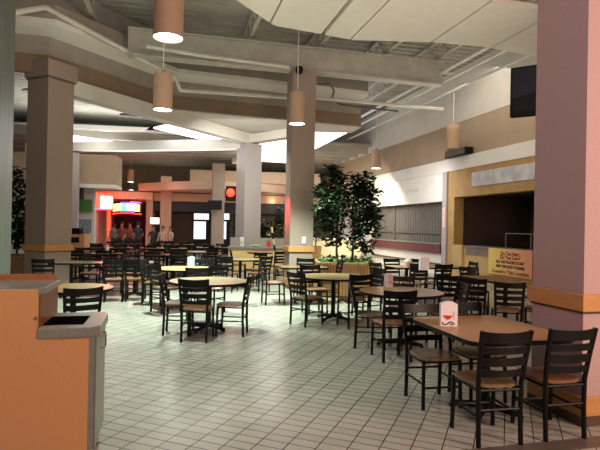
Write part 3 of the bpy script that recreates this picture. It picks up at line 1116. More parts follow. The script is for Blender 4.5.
# tables near the white shop
table(2.85, 11.7, 'rect', (1.7, 0.75), G, M['top_brown'], 'brown rectangular table in front of the white shop, with napkin holder')
chair(1.85, 11.15, 60, 'black chair at the left end of the table in front of the white shop', CG)
chair(2.45, 11.05, -14, 'black chair at the near side of the table before the white shop, left one', CG)
chair(2.98, 11.12, -16, 'black chair at the near side of the table before the white shop, right one', CG)
chair(3.72, 11.75, -98, 'black chair at the right end of the table in front of the white shop', CG)
chair(2.30, 12.20, 165, 'black chair behind the table in front of the white shop, its left one', CG)
chair(3.00, 12.35, 168, 'black chair behind the table in front of the white shop, its right one', CG)
# table near the ochre shop
table(3.55, 8.85, 'rect', (0.78, 1.6), G, M['top_brown'], 'brown table between the mauve column and the ochre shop')
chair(2.55, 8.50, 34, 'black chair on the left of the table near the ochre shop, farthest of three', CG)
chair(2.74, 8.04, 26, 'black chair on the left of the table near the ochre shop, middle of three', CG)
chair(3.06, 7.58, 14, 'black chair on the left of the table near the ochre shop, nearest of three', CG)
chair(3.66, 7.74, 4, 'black chair at the near end of the table near the ochre shop', CG)
chair(4.22, 9.05, -105, 'black chair on the right of the table near the ochre shop', CG)
chair(3.42, 9.98, 170, 'black chair at the far end of the table near the ochre shop', CG)

# the far tables
far = [
    (-1.50, 13.1, 'round', 0.55, 'top_tan', 'the round table before the yellow kiosk'),
    (-5.75, 14.4, 'rect', (1.5, 0.75), 'top_dark', 'the red-glowing dark table under the neon signs'),
    (-3.7, 14.4, 'rect', (1.4, 0.75), 'top_dark', 'the dark table below the rainbow sign'),
    (-3.3, 16.2, 'round', 0.55, 'top_tan', 'the distant round table under the vending screens'),
    (-6.6, 17.8, 'rect', (1.6, 0.75), 'top_dark', 'the far dark table beside the neon doorway'),
    (-4.8, 18.2, 'rect', (1.6, 0.75), 'top_brown', 'the far brown table before the red-shirted people'),
    (-3.2, 19.6, 'rect', (1.4, 0.75), 'top_brown', 'the far brown table below the salmon column'),
    (-7.3, 21.4, 'rect', (1.4, 0.75), 'top_dark', 'the farthest dark table under the striped poster'),
    (-5.2, 21.9, 'rect', (1.4, 0.75), 'top_brown', 'the farthest brown table before the arcade doorway'),
]
for x, y, shp, size, tm, desc in far:
    rot = G + R(random.uniform(-6, 6))
    table(x, y, shp, size, rot, M[tm], desc[4:].capitalize())
    if shp == 'round':
        spots = [(-0.35, -0.60, 30), (0.40, -0.55, -36), (-0.60, 0.30, 110), (0.45, 0.55, 220)]
        names = ['near left of', 'near right of', 'far left of', 'far right of']
    else:
        w = size[0]
        spots = [(-w * 0.25, -0.46, 0), (w * 0.25, -0.46, 2), (-w * 0.25, 0.46, 180), (w * 0.25, 0.46, 178)]
        names = ['near left of', 'near right of', 'far left of', 'far right of']
    for (dx, dy, hd), nm in zip(spots, names):
        c_, s_ = math.cos(rot), math.sin(rot)
        chair(x + dx * c_ - dy * s_, y + dx * s_ + dy * c_, hd - math.degrees(rot) + random.uniform(-8, 8),
              'black chair at the ' + nm + ' ' + desc, 'far chairs before the arcade')
# little high table before the kiosk
table(-1.20, 15.6, 'rect', (0.70, 0.60), G, M['top_red'], 'small dark-red table right before the yellow kiosk', z=0.80)
chair(-1.80, 15.45, 78, 'black chair left of the small dark-red table before the yellow kiosk', CG)
chair(-0.72, 15.15, -40, 'black chair right of the small dark-red table before the yellow kiosk', CG)


# ------------------------------------------------------------------ things on the tables
def tent_card(x, y, z, w, h, rot, label, art):
    root = empty('menu_card', (x, y, z), rot)
    tag(root, label, 'menu card')
    bm = BM()
    poly = [(-w / 2, 0), (w / 2, 0)]
    for k in range(9):
        t = k / 8
        poly.append((w / 2 - w * t, h - 0.10 * h * (2 * t - 1) ** 2))
    a = [bm.verts.new((px, -0.035, pz)) for px, pz in poly]
    b = [bm.verts.new((px, 0.035, pz)) for px, pz in poly]
    bm.faces.new(a)
    bm.faces.new(b)
    n = len(poly)
    for i in range(n):
        bm.faces.new((a[i], a[(i + 1) % n], b[(i + 1) % n], b[i]))
    link('card', bm, M['card'], root)
    if art == 'bowl':
        bm = BM()
        pts = [(-0.40 * w, 0.44 * h)] + [(-0.40 * w + 0.62 * w * k / 10, 0.44 * h - 0.18 * h * math.sin(math.pi * k / 10)) for k in range(1, 10)] + [(0.22 * w, 0.44 * h)]
        lo = [bm.verts.new((p, -0.0365, q)) for p, q in pts]
        hi = [bm.verts.new((p, -0.0350, q)) for p, q in pts]
        bm.faces.new(lo)
        for i in range(len(pts) - 1):
            bm.faces.new((lo[i], lo[i + 1], hi[i + 1], hi[i]))
        link('red_bowl_print', bm, M['card_red'], root)
        bm = BM()
        bar(bm, (0.30 * w, -0.0357, 0.28 * h), (0.26 * w, -0.0357, 0.62 * h), 0.006, 0.002)
        link('spoon_print', bm, M['card_red'], root)
        bm = BM()
        sq = [(-0.40, 0.16), (-0.36, 0.07), (-0.22, 0.07), (-0.10, 0.09), (0.0, 0.16), (0.10, 0.18), (0.22, 0.15), (0.34, 0.09), (0.20, 0.06), (0.06, 0.09)]
        tube(bm, [(p * w, -0.036, q * h) for p, q in sq], 0.0055, 6)
        link('script_print', bm, M['black_ink'], root)
    if art == 'pink':
        link('pink_print', wallbox([(-0.18 * w, 0.45 * w, -0.0365, -0.035, 0.12 * h, 0.86 * h)]), M['card_pink'], root)
        link('text_print', wallbox([(-0.1 * w, 0.36 * w, -0.0375, -0.0365, 0.34 * h, 0.40 * h)]), M['red_ink'], root)
    return root


def on_top(px, py, z=0.75):
    a, b = cor(px, py)
    Y = (H - z) * F / b
    return a / F * Y, Y


x, y = on_top(449, 326)
tent_card(x, y + 0.03, 0.75, 0.145, 0.215, R(-4), 'white table card with red bowl picture on the nearest table', 'bowl')
x, y = on_top(388.5, 287)
tent_card(x, y + 0.02, 0.75, 0.11, 0.20, R(10), 'white table card with pink print on the round brown table', 'pink')
x, y = on_top(424, 270)
tent_card(x, y, 0.75, 0.20, 0.28, R(5), 'tall white table card on the table before the white shop', None)
x, y = on_top(191, 266)
o = tent_card(x, y, 0.75, 0.13, 0.20, R(-10), 'pale blue table card on the round tan table at middle left', None)
for ch in kids(o):
    ch.data.materials[0] = M['blue_card']
x, y = on_top(408, 267)
nd = empty('condiment_caddy', (x, y, 0.75))
tag(nd, 'round red and white condiment pot on the table before the white shop', 'pot')
bm = BM()
lathe(bm, [(0.09, 0), (0.10, 0.03), (0.10, 0.12), (0.08, 0.14)], 20)
link('pot', bm, M['card_pink'], nd, smooth=True)
bm = BM()
lathe(bm, [(0.085, 0.14), (0.06, 0.17), (0.02, 0.19)], 20)
link('lid', bm, M['white_plastic'], nd, smooth=True)
for (px, py, lab) in ((110, 252.5, 'white bottle on the dark table with red glow'),):
    bt = empty('bottle', (-5.4, 14.45, 0.75))
    tag(bt, lab, 'bottle')
    bm = BM()
    lathe(bm, [(0.045, 0), (0.05, 0.02), (0.05, 0.16), (0.02, 0.21), (0.018, 0.25)], 14)
    link('body', bm, M['white_plastic'], bt, smooth=True)
    bm = BM()
    lathe(bm, [(0.022, 0.25), (0.022, 0.28)], 14)
    link('cap', bm, M['card_red'], bt)

# ------------------------------------------------------------------ plants
def leaves(bm, pts, size, n_seed, droop=0.5):
    rnd = random.Random(n_seed)
    for p in pts:
        s = size * rnd.uniform(0.7, 1.25)
        a = rnd.uniform(0, 2 * math.pi)
        tilt = rnd.uniform(-0.9, 0.5)
        d = Vector((math.cos(a) * math.cos(tilt), math.sin(a) * math.cos(tilt), math.sin(tilt)))
        side = d.cross(Vector((0, 0, 1))).normalized()
        upv = side.cross(d).normalized()
        side = (side + upv * rnd.uniform(-0.6, 0.6)).normalized()
        nrm = d.cross(side).normalized()
        p = Vector(p)
        v0 = bm.verts.new(p)
        v1 = bm.verts.new(p + d * s * 0.40 + side * s * 0.26 + nrm * s * 0.05)
        v2 = bm.verts.new(p + d * s + nrm * (-s * 0.12))
        v3 = bm.verts.new(p + d * s * 0.40 - side * s * 0.26 + nrm * s * 0.05)
        v4 = bm.verts.new(p + d * s * 0.45 - nrm * s * 0.03)
        bm.faces.new((v0, v1, v4))
        bm.faces.new((v1, v2, v4))
        bm.faces.new((v0, v4, v3))
        bm.faces.new((v4, v2, v3))


def blob_points(blobs, n, seed):
    rnd = random.Random(seed)
    w = [b[3] * b[4] * b[5] for b in blobs]
    out = []
    for _ in range(n):
        b = rnd.choices(blobs, w)[0]
        while True:
            q = Vector((rnd.uniform(-1, 1), rnd.uniform(-1, 1), rnd.uniform(-1, 1)))
            if q.length <= 1 and q.length > 0.25:
                break
        out.append(Vector((b[0] + q.x * b[3], b[1] + q.y * b[4], b[2] + q.z * b[5])))
    return out


def tree(root_loc, label, trunks, blobs, n, leaf, seed, m='leaf', cat='tree', name='potted_tree'):
    root = empty(name, root_loc)
    tag(root, label, cat)
    for t in trunks:
        bm = BM()
        tube(bm, t[0], t[1], 8)
        link('trunk', bm, M['trunk'], root, smooth=True)
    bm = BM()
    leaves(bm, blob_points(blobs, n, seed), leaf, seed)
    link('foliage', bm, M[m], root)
    return root


# slatted planter with the two leafy trees
pp = at(346, 12.3)
pln = empty('planter', (pp.x, pp.y, 0), 0.05)
tag(pln, 'slatted brown wooden planter box under the leafy trees', 'planter')
bm = BM()
PW, PD, PH = 1.40, 1.2, 0.76
for i in range(20):
    xx = -PW / 2 + i * PW / 20
    for yy in (-PD / 2, PD / 2 - 0.04):
        box(bm, xx + 0.006, xx + PW / 20 - 0.006, yy, yy + 0.04, 0.04, PH)
for i in range(17):
    yy = -PD / 2 + 0.05 + i * (PD - 0.1) / 17
    for xx in (-PW / 2, PW / 2 - 0.04):
        box(bm, xx, xx + 0.04, yy + 0.004, yy + (PD - 0.1) / 17 - 0.004, 0.04, PH)
link('slats', bm, M['planter'], pln)
link('liner', wallbox([(-PW / 2 + 0.05, PW / 2 - 0.05, -PD / 2 + 0.05, PD / 2 - 0.05, 0.0, PH - 0.12)]), M['wood_dark'], pln)
link('rim', wallbox([(-PW / 2 - 0.02, PW / 2 + 0.02, -PD / 2 - 0.02, -PD / 2 + 0.06, PH, PH + 0.04), (-PW / 2 - 0.02, PW / 2 + 0.02, PD / 2 - 0.06, PD / 2 + 0.02, PH, PH + 0.04),
                     (-PW / 2 - 0.02, -PW / 2 + 0.06, -PD / 2 + 0.06, PD / 2 - 0.06, PH, PH + 0.04), (PW / 2 - 0.06, PW / 2 + 0.02, -PD / 2 + 0.06, PD / 2 - 0.06, PH, PH + 0.04)]), M['planter'], pln)
link('soil', wallbox([(-PW / 2 + 0.05, PW / 2 - 0.05, -PD / 2 + 0.05, PD / 2 - 0.05, PH - 0.12, PH - 0.06)]), M['soil'], pln)
S0 = PH - 0.06
pz = 12.3 / F   # metres per pixel at the planter
tl = Vector((pp.x - 0.2, pp.y, S0))


def tp(px, py):   # offset of a spot on the tree from the left trunk's foot
    a, b = cor(px, py)
    return a * pz - tl.x, H - b * pz - S0


def mk_blobs(spots, ox=0.0):
    out = []
    for px, py, rx, rz in spots:
        x_, z_ = tp(px, py)
        out.append((x_ - ox, random.uniform(-0.12, 0.12), z_, rx * pz, rx * pz * 0.95, rz * pz))
    return out


tree(tl, 'tall leafy ficus in the planter, left trunk, beside the middle column',
     [([(0, 0, 0), (-0.02, 0.02, 0.6), (0.02, 0, 1.3), (-0.08, 0.03, 2.0)], [0.03, 0.026, 0.022, 0.012]),
      ([(0, 0.02, 0.5), (0.12, 0.05, 1.1), (0.05, 0.04, 1.9)], [0.018, 0.016, 0.01])],
     mk_blobs([(333, 170, 9, 8), (333, 176, 11, 10), (325, 192, 12, 10), (338, 190, 12, 12), (330, 208, 13, 11), (326, 224, 11, 11), (342, 206, 8, 14), (338, 222, 9, 10), (334, 238, 11, 9), (345, 180, 8, 9), (322, 208, 9, 8)]), 1500, 0.16, 3)
tr = Vector((pp.x + 0.16, pp.y + 0.02, S0))
tree(tr, 'tall leafy ficus in the planter, right trunk, toward the white shop',
     [([(0, 0, 0), (0.03, 0.02, 0.6), (-0.02, 0, 1.3), (0.06, 0.03, 2.0)], [0.032, 0.028, 0.022, 0.012]),
      ([(0, 0.0, 0.4), (0.12, -0.03, 0.9), (0.25, 0.0, 1.5)], [0.016, 0.014, 0.01])],
     mk_blobs([(360, 180, 10, 8), (369, 176, 7, 6), (366, 190, 12, 10), (356, 196, 10, 12), (372, 200, 9, 9), (358, 212, 12, 12), (371, 214, 10, 9), (360, 228, 11, 10), (372, 230, 9, 8), (355, 242, 9, 9), (366, 246, 8, 7), (379, 218, 5, 5), (379, 192, 4, 4)], 0.36), 1700, 0.16, 5)
bm = BM()
rnd = random.Random(11)
leaves(bm, [(rnd.uniform(-0.62, 0.62), rnd.uniform(-0.5, 0.5), rnd.uniform(0.0, 0.16)) for _ in range(500)], 0.12, 12)
gc = link('ground_cover', bm, M['leaf_low'])
gc.location = (pp.x, pp.y, PH - 0.02)
tag(gc, 'low bright green leafy planting covering the top of the planter', 'plants', kind='stuff')

# plant at the far left
lp = at(17, 13.4, 0, 250)
pot = empty('plant_pot', (lp.x, lp.y, 0), G)
tag(pot, 'tan box planter behind the trash cabinet at the left edge', 'planter')
link('box', wallbox([(-0.3, 0.3, -0.3, 0.3, 0.0, 0.72)]), M['planter'], pot, bevel=0.01)
link('soil', wallbox([(-0.26, 0.26, -0.26, 0.26, 0.72, 0.735)]), M['soil'], pot)
tree((lp.x, lp.y, 0.735), 'dark bushy plant in the tan planter at the left edge',
     [([(0, 0, 0), (0.02, 0, 0.8), (-0.05, 0, 1.6)], [0.03, 0.025, 0.012])],
     [(0, 0, 0.75, 0.35, 0.35, 0.6), (0.05, 0, 1.5, 0.40, 0.35, 0.5), (-0.15, 0, 2.0, 0.28, 0.28, 0.35), (0.15, 0, 0.5, 0.3, 0.3, 0.35)], 900, 0.19, 21, name='potted_plant', cat='plant')
# bushes far away
for px, Y, label, blobs, seed, zp in ((239, 20.5, 'dark green bush just left of the lavender column', [(0, 0, 0.7, 0.26, 0.26, 0.75), (0.05, 0, 1.25, 0.28, 0.28, 0.5)], 31, 0.75),
                                  (264, 22.0, 'dark green bush right of the lavender column, behind the kiosk', [(0, 0, 0.6, 0.30, 0.3, 0.7), (0.0, 0, 1.0, 0.28, 0.28, 0.4)], 32, 0.5),
                                  (279, 22.7, 'taller dark green bush next to the middle column, behind the kiosk', [(0, 0, 0.8, 0.24, 0.24, 0.85), (0.0, 0, 1.5, 0.22, 0.22, 0.45)], 33, 0.5),
                                  (316, 22.5, 'green bush behind the middle column on its right', [(0, 0, 0.8, 0.30, 0.4, 0.6), (0.1, 0, 1.3, 0.3, 0.3, 0.45)], 34, 0.75)):
    c = at(px, Y)
    pot = empty('plant_pot', (c.x, c.y, 0))
    tag(pot, 'brown round pot under the ' + label.split(',')[0], 'pot')
    bm = BM()
    lathe(bm, [(0.20, 0), (0.26, zp - 0.04), (0.28, zp)], 18)
    link('body', bm, M['planter'], pot, smooth=True)
    bm = BM()
    lathe(bm, [(0.24, zp), (0.24, zp + 0.012)], 18)
    link('soil', bm, M['soil'], pot)
    tree((c.x, c.y, zp + 0.012), label, [([(0, 0, 0), (0.02, 0, 0.5), (0, 0, 1.0)], [0.03, 0.025, 0.015])], blobs, 380, 0.2, seed, name='potted_plant', cat='plant')

# ------------------------------------------------------------------ kiosk counter in the distance
kf = at(228, 16.9)
kio = empty('kiosk_counter', (kf.x, kf.y, 0), 0.04)
tag(kio, 'yellow fronted kiosk counter with grey top, left of the middle column', 'counter')
KW = 57 / F * 16.9
link('front', wallbox([(0.03, KW - 0.03, 0.04, 0.6, 0.12, 0.82)]), M['yellow'], kio)
link('plinth', wallbox([(0.06, KW - 0.06, 0.08, 0.6, 0, 0.12)]), M['white_fascia'], kio)
link('worktop', wallbox([(0, KW, 0, 0.95, 0.82, 0.90)]), M['counter_grey'], kio, bevel=0.01)
link('back_panel', wallbox([(0, KW, 0.88, 0.95, 0.90, 1.18)]), M['grey_fascia'], kio)
link('back_base', wallbox([(0.03, KW - 0.03, 0.6, 0.95, 0.0, 0.82)]), M['cream'], kio)
for px, m, lab, w, hgt, cat in ((242.5, 'white_plastic', 'white dispenser box on the grey kiosk counter', 0.12, 0.30, 'dispenser'), (269, 'card_red', 'red tin on the grey kiosk counter', 0.13, 0.16, 'tin')):
    q = at(px, 17.35, 0.90)
    o = empty('counter_dispenser' if cat == 'dispenser' else 'tin', q)
    tag(o, lab, cat)
    if cat == 'dispenser':
        link('body', wallbox([(-w / 2, w / 2, -0.08, 0.08, 0, hgt)]), M[m], o, bevel=0.015)
        link('spout', wallbox([(-0.02, 0.02, -0.12, -0.08, 0.10, 0.14)]), M['edge_grey'], o)
    else:
        bm = BM()
        lathe(bm, [(0.06, 0), (0.075, 0.01), (0.075, hgt), (0.05, hgt + 0.02)], 16)
        link('body', bm, M[m], o, smooth=True)
        bm = BM()
        lathe(bm, [(0.05, hgt + 0.02), (0.045, hgt + 0.04)], 16)
        link('lid', bm, M['black_plastic'], o)
q = at(256, 17.3, 0.90)
bm = BM()
lathe(bm, [(0.08, 0), (0.16, 0.03), (0.20, 0.05), (0.17, 0.04), (0.02, 0.015)], 20)
pz_ = link('plate', bm, M['white_plastic'], None, smooth=True)
pz_.location = q
tag(pz_, 'white dish on the grey kiosk counter', 'dish')
# tilted striped pole at the kiosk
a = at(277.5, 16.6, 0.01)
pol = empty('barrier_pole', a)
tag(pol, 'yellow and black striped barrier pole leaning at the kiosk, by the middle column', 'pole')
bm = BM()
for k in range(9):
    t0, t1 = k / 9, (k + 1) / 9
    p0, p1 = Vector((0.05, 0, 0.02)), Vector((-0.22, 0.10, 1.75))
    tube(bm, [p0.lerp(p1, t0), p0.lerp(p1, t1)], 0.03, 8, mi=k % 2)
link('shaft', bm, [M['black_plastic'], M['yellow']], pol)
bm = BM()
lathe(bm, [(0.14, 0), (0.13, 0.03), (0.04, 0.05)], 16, 0.05)
link('foot', bm, M['black_plastic'], pol, smooth=True)

# cream counter behind the planter
k2 = at(313, 23.5)
kc = empty('serving_counter', (k2.x, k2.y, 0), 0.0)
tag(kc, 'long cream serving counter far behind the leafy trees', 'counter')
link('front', wallbox([(0, 2.2, 0, 0.8, 0.08, 1.02)]), M['cream'], kc)
link('plinth', wallbox([(0.05, 2.15, 0.05, 0.75, 0, 0.08)]), M['wood_dark'], kc)
link('worktop', wallbox([(-0.05, 2.25, -0.05, 0.85, 1.02, 1.08)]), M['white_fascia'], kc)

# ------------------------------------------------------------------ far left wall with signs
LW = at(66, 21.5)
LF = frame((LW.x, LW.y, 0), R(8))
lw = tag(link('wall_left', wallbox([(-7, 1.12, 0, 0.3, 0, 3.0)]), M['white_wall']), kind='structure')
lw.matrix_world = LF
trim(wallbox([(-7, 2.15, -0.9, 0.3, 3.15, 4.35)]), M['tan_wall'], LF)
trim(wallbox([(-7, 2.15, -0.95, 0.3, 3.0, 3.15)]), M['white_fascia'], LF)


def panel(px0, px1, py0, py1, Y, m, name, label, cat, thick=0.06, framem=None):
    c0 = at((px0 + px1) / 2, Y, 0, (py0 + py1) / 2)
    _, b0 = cor((px0 + px1) / 2, py0)
    _, b1 = cor((px0 + px1) / 2, py1)
    z1, z0 = H - b0 / F * Y, H - b1 / F * Y
    w = (px1 - px0) / F * Y
    root = empty(name, (c0.x, c0.y, z0))
    tag(root, label, cat)
    link('panel', wallbox([(-w / 2, w / 2, 0, thick, 0, z1 - z0)]), m, root)
    t = 0.03
    if framem:
        link('frame', wallbox([(-w / 2 - t, w / 2 + t, 0.005, thick + 0.01, -t, 0), (-w / 2 - t, w / 2 + t, 0.005, thick + 0.01, z1 - z0, z1 - z0 + t),
                               (-w / 2 - t, -w / 2, 0.005, thick + 0.01, 0, z1 - z0), (w / 2, w / 2 + t, 0.005, thick + 0.01, 0, z1 - z0)]), framem, root)
    return root


panel(80, 91.5, 200, 211, 21.4, M['green_sign'], 'wall_sign', 'small green sign on the white wall at left', 'sign', framem=M['edge_grey'])
panel(78.5, 90, 220, 232, 21.4, M['blue_poster'], 'wall_poster', 'dark blue and white striped poster on the white wall at left', 'poster', framem=M['edge_grey'])
# tan stand below
tb = at(74, 19.0)
st = empty('trash_bin', (tb.x, tb.y, 0), 0.1)
tag(st, 'orange wood waste bin cabinet beside the taupe column at left', 'bin')
link('body', wallbox([(-0.38, 0.38, 0, 0.6, 0.08, 1.15)]), M['cabinet'], st, bevel=0.01)
link('plinth', wallbox([(-0.34, 0.34, 0.04, 0.56, 0, 0.08)]), M['black'], st)
link('flap', wallbox([(-0.2, 0.2, -0.012, 0.0, 0.85, 1.05)]), M['black_plastic'], st)
q = at(77, 19.2, 1.15)
o = empty('till', q)
tag(o, 'small black box on the orange waste bin cabinet at left', 'box')
link('body', wallbox([(-0.15, 0.15, -0.1, 0.2, 0, 0.22)]), M['black_plastic'], o, bevel=0.01)
link('lid', wallbox([(-0.16, 0.16, -0.11, 0.21, 0.22, 0.24)]), M['dark_steel'], o)


def speaker(px, py, Y, w, h, label, rz=0.0):
    a, b = cor(px, py)
    root = empty('loudspeaker', (a / F * Y, Y, H - b / F * Y), rz)
    tag(root, label, 'speaker')
    link('cabinet', wallbox([(-w / 2, w / 2, -0.15, 0.2, -h / 2, h / 2)]), M['black_plastic'], root, bevel=0.02)
    link('grille', wallbox([(-w * 0.44, w * 0.44, -0.165, -0.15, -h * 0.42, h * 0.42)]), M['black'], root)
    link('bracket', wallbox([(-0.03, 0.03, 0.2, 0.42, -0.03, 0.03)]), M['edge_grey'], root)


speaker(76, 193, 20.9, 0.50, 0.50, 'black loudspeaker high on the white wall right of the taupe column')
speaker(215, 205, 24.6, 0.66, 0.44, 'black loudspeaker on the distant tan column', R(8))

# ------------------------------------------------------------------ arcade at the back left
AF = frame((-10.95, 27.5, 0), R(8))
tag(link('wall_back', wallbox([(-4, 26, 6.0, 6.3, 0, 5.5)]), M['tan_wall']), kind='structure').matrix_world = AF
trim(wallbox([(3.0, 12.4, 0.2, 0.5, 2.86, 3.3)]), M['salmon'], AF)
trim(wallbox([(-0.6, 0.05, 0, 4.5, 0, 3.2)]), M['white_wall'], AF)
trim(wallbox([(0.0, 4.0, 4.4, 4.5, 0, 2.9)]), mat('arcade_red', (0.10, 0.012, 0.014), None, 0.6, 3), AF)
trim(wallbox([(0.55, 0.78, 0.1, 0.4, 0, 2.9)]), M['salmon'], AF)
trim(wallbox([(2.6, 2.95, 0.2, 4.4, 0, 2.9)]), M['salmon'], AF)
trim(wallbox([(2.95, 13.0, 1.2, 1.4, 0, 2.85)]), M['shop_in'], AF)
trim(wallbox([(2.95, 13.0, 0.5, 1.2, 2.30, 2.85)]), mat('navy_fascia', (0.02, 0.022, 0.035), None, 0.5, 3), AF)
trim(wallbox([(-0.3, 2.98, -0.1, 4.4, 2.9, 3.3)]), M['salmon'], AF)
# big curved salmon soffit
bm = BM()
poly = []
for k in range(17):
    t = k / 16
    poly.append((2.2 + 9.0 * t, -3.2 * math.sin(math.pi * t)))
poly += [(11.2, 1.2), (2.2, 1.2)]
prism(bm, poly, 3.35, 3.75)
trim(bm, M['salmon'], AF)
trim(wallbox([(5.0, 12.0, -1.0, 6.0, 3.9, 4.5)]), M['tan_wall'], AF)
lamp('neon_glow', 'POINT', (-9.9, 26.6, 2.75), 30, (1.0, 0.16, 0.10), soft=0.2)
lamp('neon_glow', 'POINT', (-8.9, 26.8, 2.6), 26, (1.0, 0.30, 0.16), soft=0.2)
lamp('neon_glow', 'POINT', (-9.2, 29.5, 2.4), 8, (1.0, 0.12, 0.08), soft=0.3)
lamp('neon_glow', 'POINT', (-6.6, 25.6, 2.9), 24, (1.0, 0.35, 0.25), soft=0.3)

# rainbow sign
SY = 27.55
rs = empty('neon_sign', at(126.5, SY, 0, 208))
tag(rs, 'curved rainbow neon sign over the arcade doorway', 'sign')
_, b = cor(126.5, 208)
zc = H - b / F * SY
mpp = SY / F


def arch(x0, x1, zlo, zhi, y0, y1, bow, n=10, W=15.0):
    bm = BM()
    prev = None
    for i in range(n + 1):
        x_ = x0 + (x1 - x0) * i / n
        dz = bow * (1 - (x_ / W) ** 2)
        q_ = [bm.verts.new((x_ * mpp, yy, zc + (zz + dz) * mpp)) for yy, zz in ((y0, zlo), (y1, zlo), (y1, zhi), (y0, zhi))]
        if prev:
            for j in range(4):
                bm.faces.new((prev[j], prev[(j + 1) % 4], q_[(j + 1) % 4], q_[j]))
        else:
            bm.faces.new(q_)
        prev = q_
    bm.faces.new(prev)
    return bm


link('backing', arch(-13.8, 15, -6.5, 6.5, 0.05, 0.15, 1.5), M['black_plastic'], rs)
for x0, x1, mm in ((-13.5, -6, 'neon_yellow'), (-5.6, 0.2, 'neon_green'), (0.6, 7, 'neon_white'), (7.4, 13, 'neon_yellow')):
    link('letter_panel', arch(x0, x1, -3.9, 3.2, 0.0, 0.05, 1.5), M[mm], rs)
link('hanger', wallbox([(-0.5, -0.46, 0.1, 0.14, zc + 0.3, 2.92), (0.46, 0.5, 0.1, 0.14, zc + 0.3, 2.92)]), M['black'], rs)
link('blue_tube', arch(-6, 11, 3.7, 4.6, -0.02, 0.05, 1.5), M['neon_blue'], rs)
link('blue_tube', arch(-6, 8, -5.4, -4.4, -0.02, 0.05, 1.5), M['neon_blue'], rs)
link('red_tube', arch(-13.8, 14.8, -6.6, -5.7, -0.03, 0.05, 1.0), M['neon_red'], rs)
link('red_tube', arch(4, 14.5, 4.8, 5.8, -0.03, 0.05, 1.0), M['neon_magenta'], rs)

# angled red sign
s2 = empty('neon_sign', at(105.2, 27.0, 0, 202), R(30))
tag(s2, 'glowing white and red neon sign at the left corner of the arcade', 'sign')
_, b = cor(105, 202)
zc2 = H - b / F * 27.0
link('backing', wallbox([(-0.42, 0.42, 0.05, 0.16, zc2 - 0.42, zc2 + 0.46)]), M['neon_red'], s2)
link('mount', wallbox([(-0.3, 0.3, 0.16, 0.5, zc2 - 0.1, zc2 + 0.3)]), M['black_plastic'], s2)
link('lit_face', wallbox([(-0.22, 0.34, 0.0, 0.05, zc2 - 0.34, zc2 + 0.30)]), M['neon_white'], s2)
link('magenta_tube', wallbox([(-0.40, -0.05, -0.02, 0.04, zc2 - 0.42, zc2 - 0.32)]), M['neon_magenta'], s2)
bm = BM()
tube(bm, [(-0.35, -0.01, zc2 + 0.40), (0.38, -0.01, zc2 + 0.34), (0.38, -0.01, zc2 - 0.36)], 0.03, 8)
link('red_tube', bm, M['neon_red'], s2)

bm = BM()
tube(bm, [(0.22, 0.06, 0.9), (0.22, 0.06, zc2 - 0.45)], 0.05, 8)
link('added_glow_tube', bm, M['neon_red'], s2, smooth=True)  # glowing tube added for the lit post and red tabletop reflections

# red neon at the lavender column
s3 = empty('neon_sign', at(231.5, 18.7, 0, 194))
tag(s3, 'small glowing red sign on a black box left of the lavender column', 'sign')
_, b = cor(231.5, 194)
zc3 = H - b / F * 18.7
link('housing', wallbox([(-0.22, 0.24, 0.05, 0.3, zc3 - 0.25, zc3 + 0.3)]), M['black_plastic'], s3, bevel=0.03)
bm = BM()
bmesh.ops.create_uvsphere(bm, u_segments=16, v_segments=10, radius=0.15, matrix=Matrix.Translation((-0.04, 0.04, zc3 + 0.05)) @ Matrix.Diagonal((1, 0.5, 1, 1)))
link('red_light', bm, M['neon_red'], s3, smooth=True)
link('bracket', wallbox([(0.2, 0.5, 0.12, 0.16, zc3, zc3 + 0.05)]), M['black'], s3)
lamp('neon_glow', 'SPOT', at(262, 13.0, 2.6), 260, (1.0, 0.05, 0.07), cc + Vector((-0.1, 0.3, 2.0)), spot=46, blend=1.0, soft=0.1)

# lit machines and windows
for px0, px1, lab in ((194, 208.5, 'lit drinks vending machine left of the distant tan column'), (221.5, 229, 'lit vending machine right of the distant tan column')):
    VY = 28.1
    c0 = at((px0 + px1) / 2, VY)
    w = (px1 - px0) / F * VY
    zz = lambda py: H - cor((px0 + px1) / 2, py)[1] / F * VY
    vm = empty('vending_machine', (c0.x, c0.y, 0), R(8))
    tag(vm, lab, 'vending machine')
    link('body', wallbox([(-w / 2 - 0.04, w / 2 + 0.04, 0.02, 0.38, 0, 2.27)]), M['black_plastic'], vm)
    link('lit_header', wallbox([(-w / 2, w / 2, 0, 0.02, zz(219.5), zz(213.5))]), M['screen'], vm)
    link('lit_door', wallbox([(-w / 2, w / 2 - 0.15, 0, 0.02, zz(239), zz(221.5))]), M['screen'], vm)
c0 = at(154.5, 27.0)
lpn = empty('lit_panel', c0)
tag(lpn, 'small bright panel on a post left of the salmon column', 'lit panel')
zz = lambda py: H - cor(154.5, py)[1] / F * 27.0
link('screen', wallbox([(-0.24, 0.24, 0, 0.05, zz(224), zz(217.5))]), M['screen_warm'], lpn)
link('frame', wallbox([(-0.28, 0.28, 0.05, 0.09, zz(224.5), zz(217))]), M['black_plastic'], lpn)
link('post', wallbox([(-0.03, 0.03, 0.09, 0.14, 0, zz(218))]), M['black_plastic'], lpn)

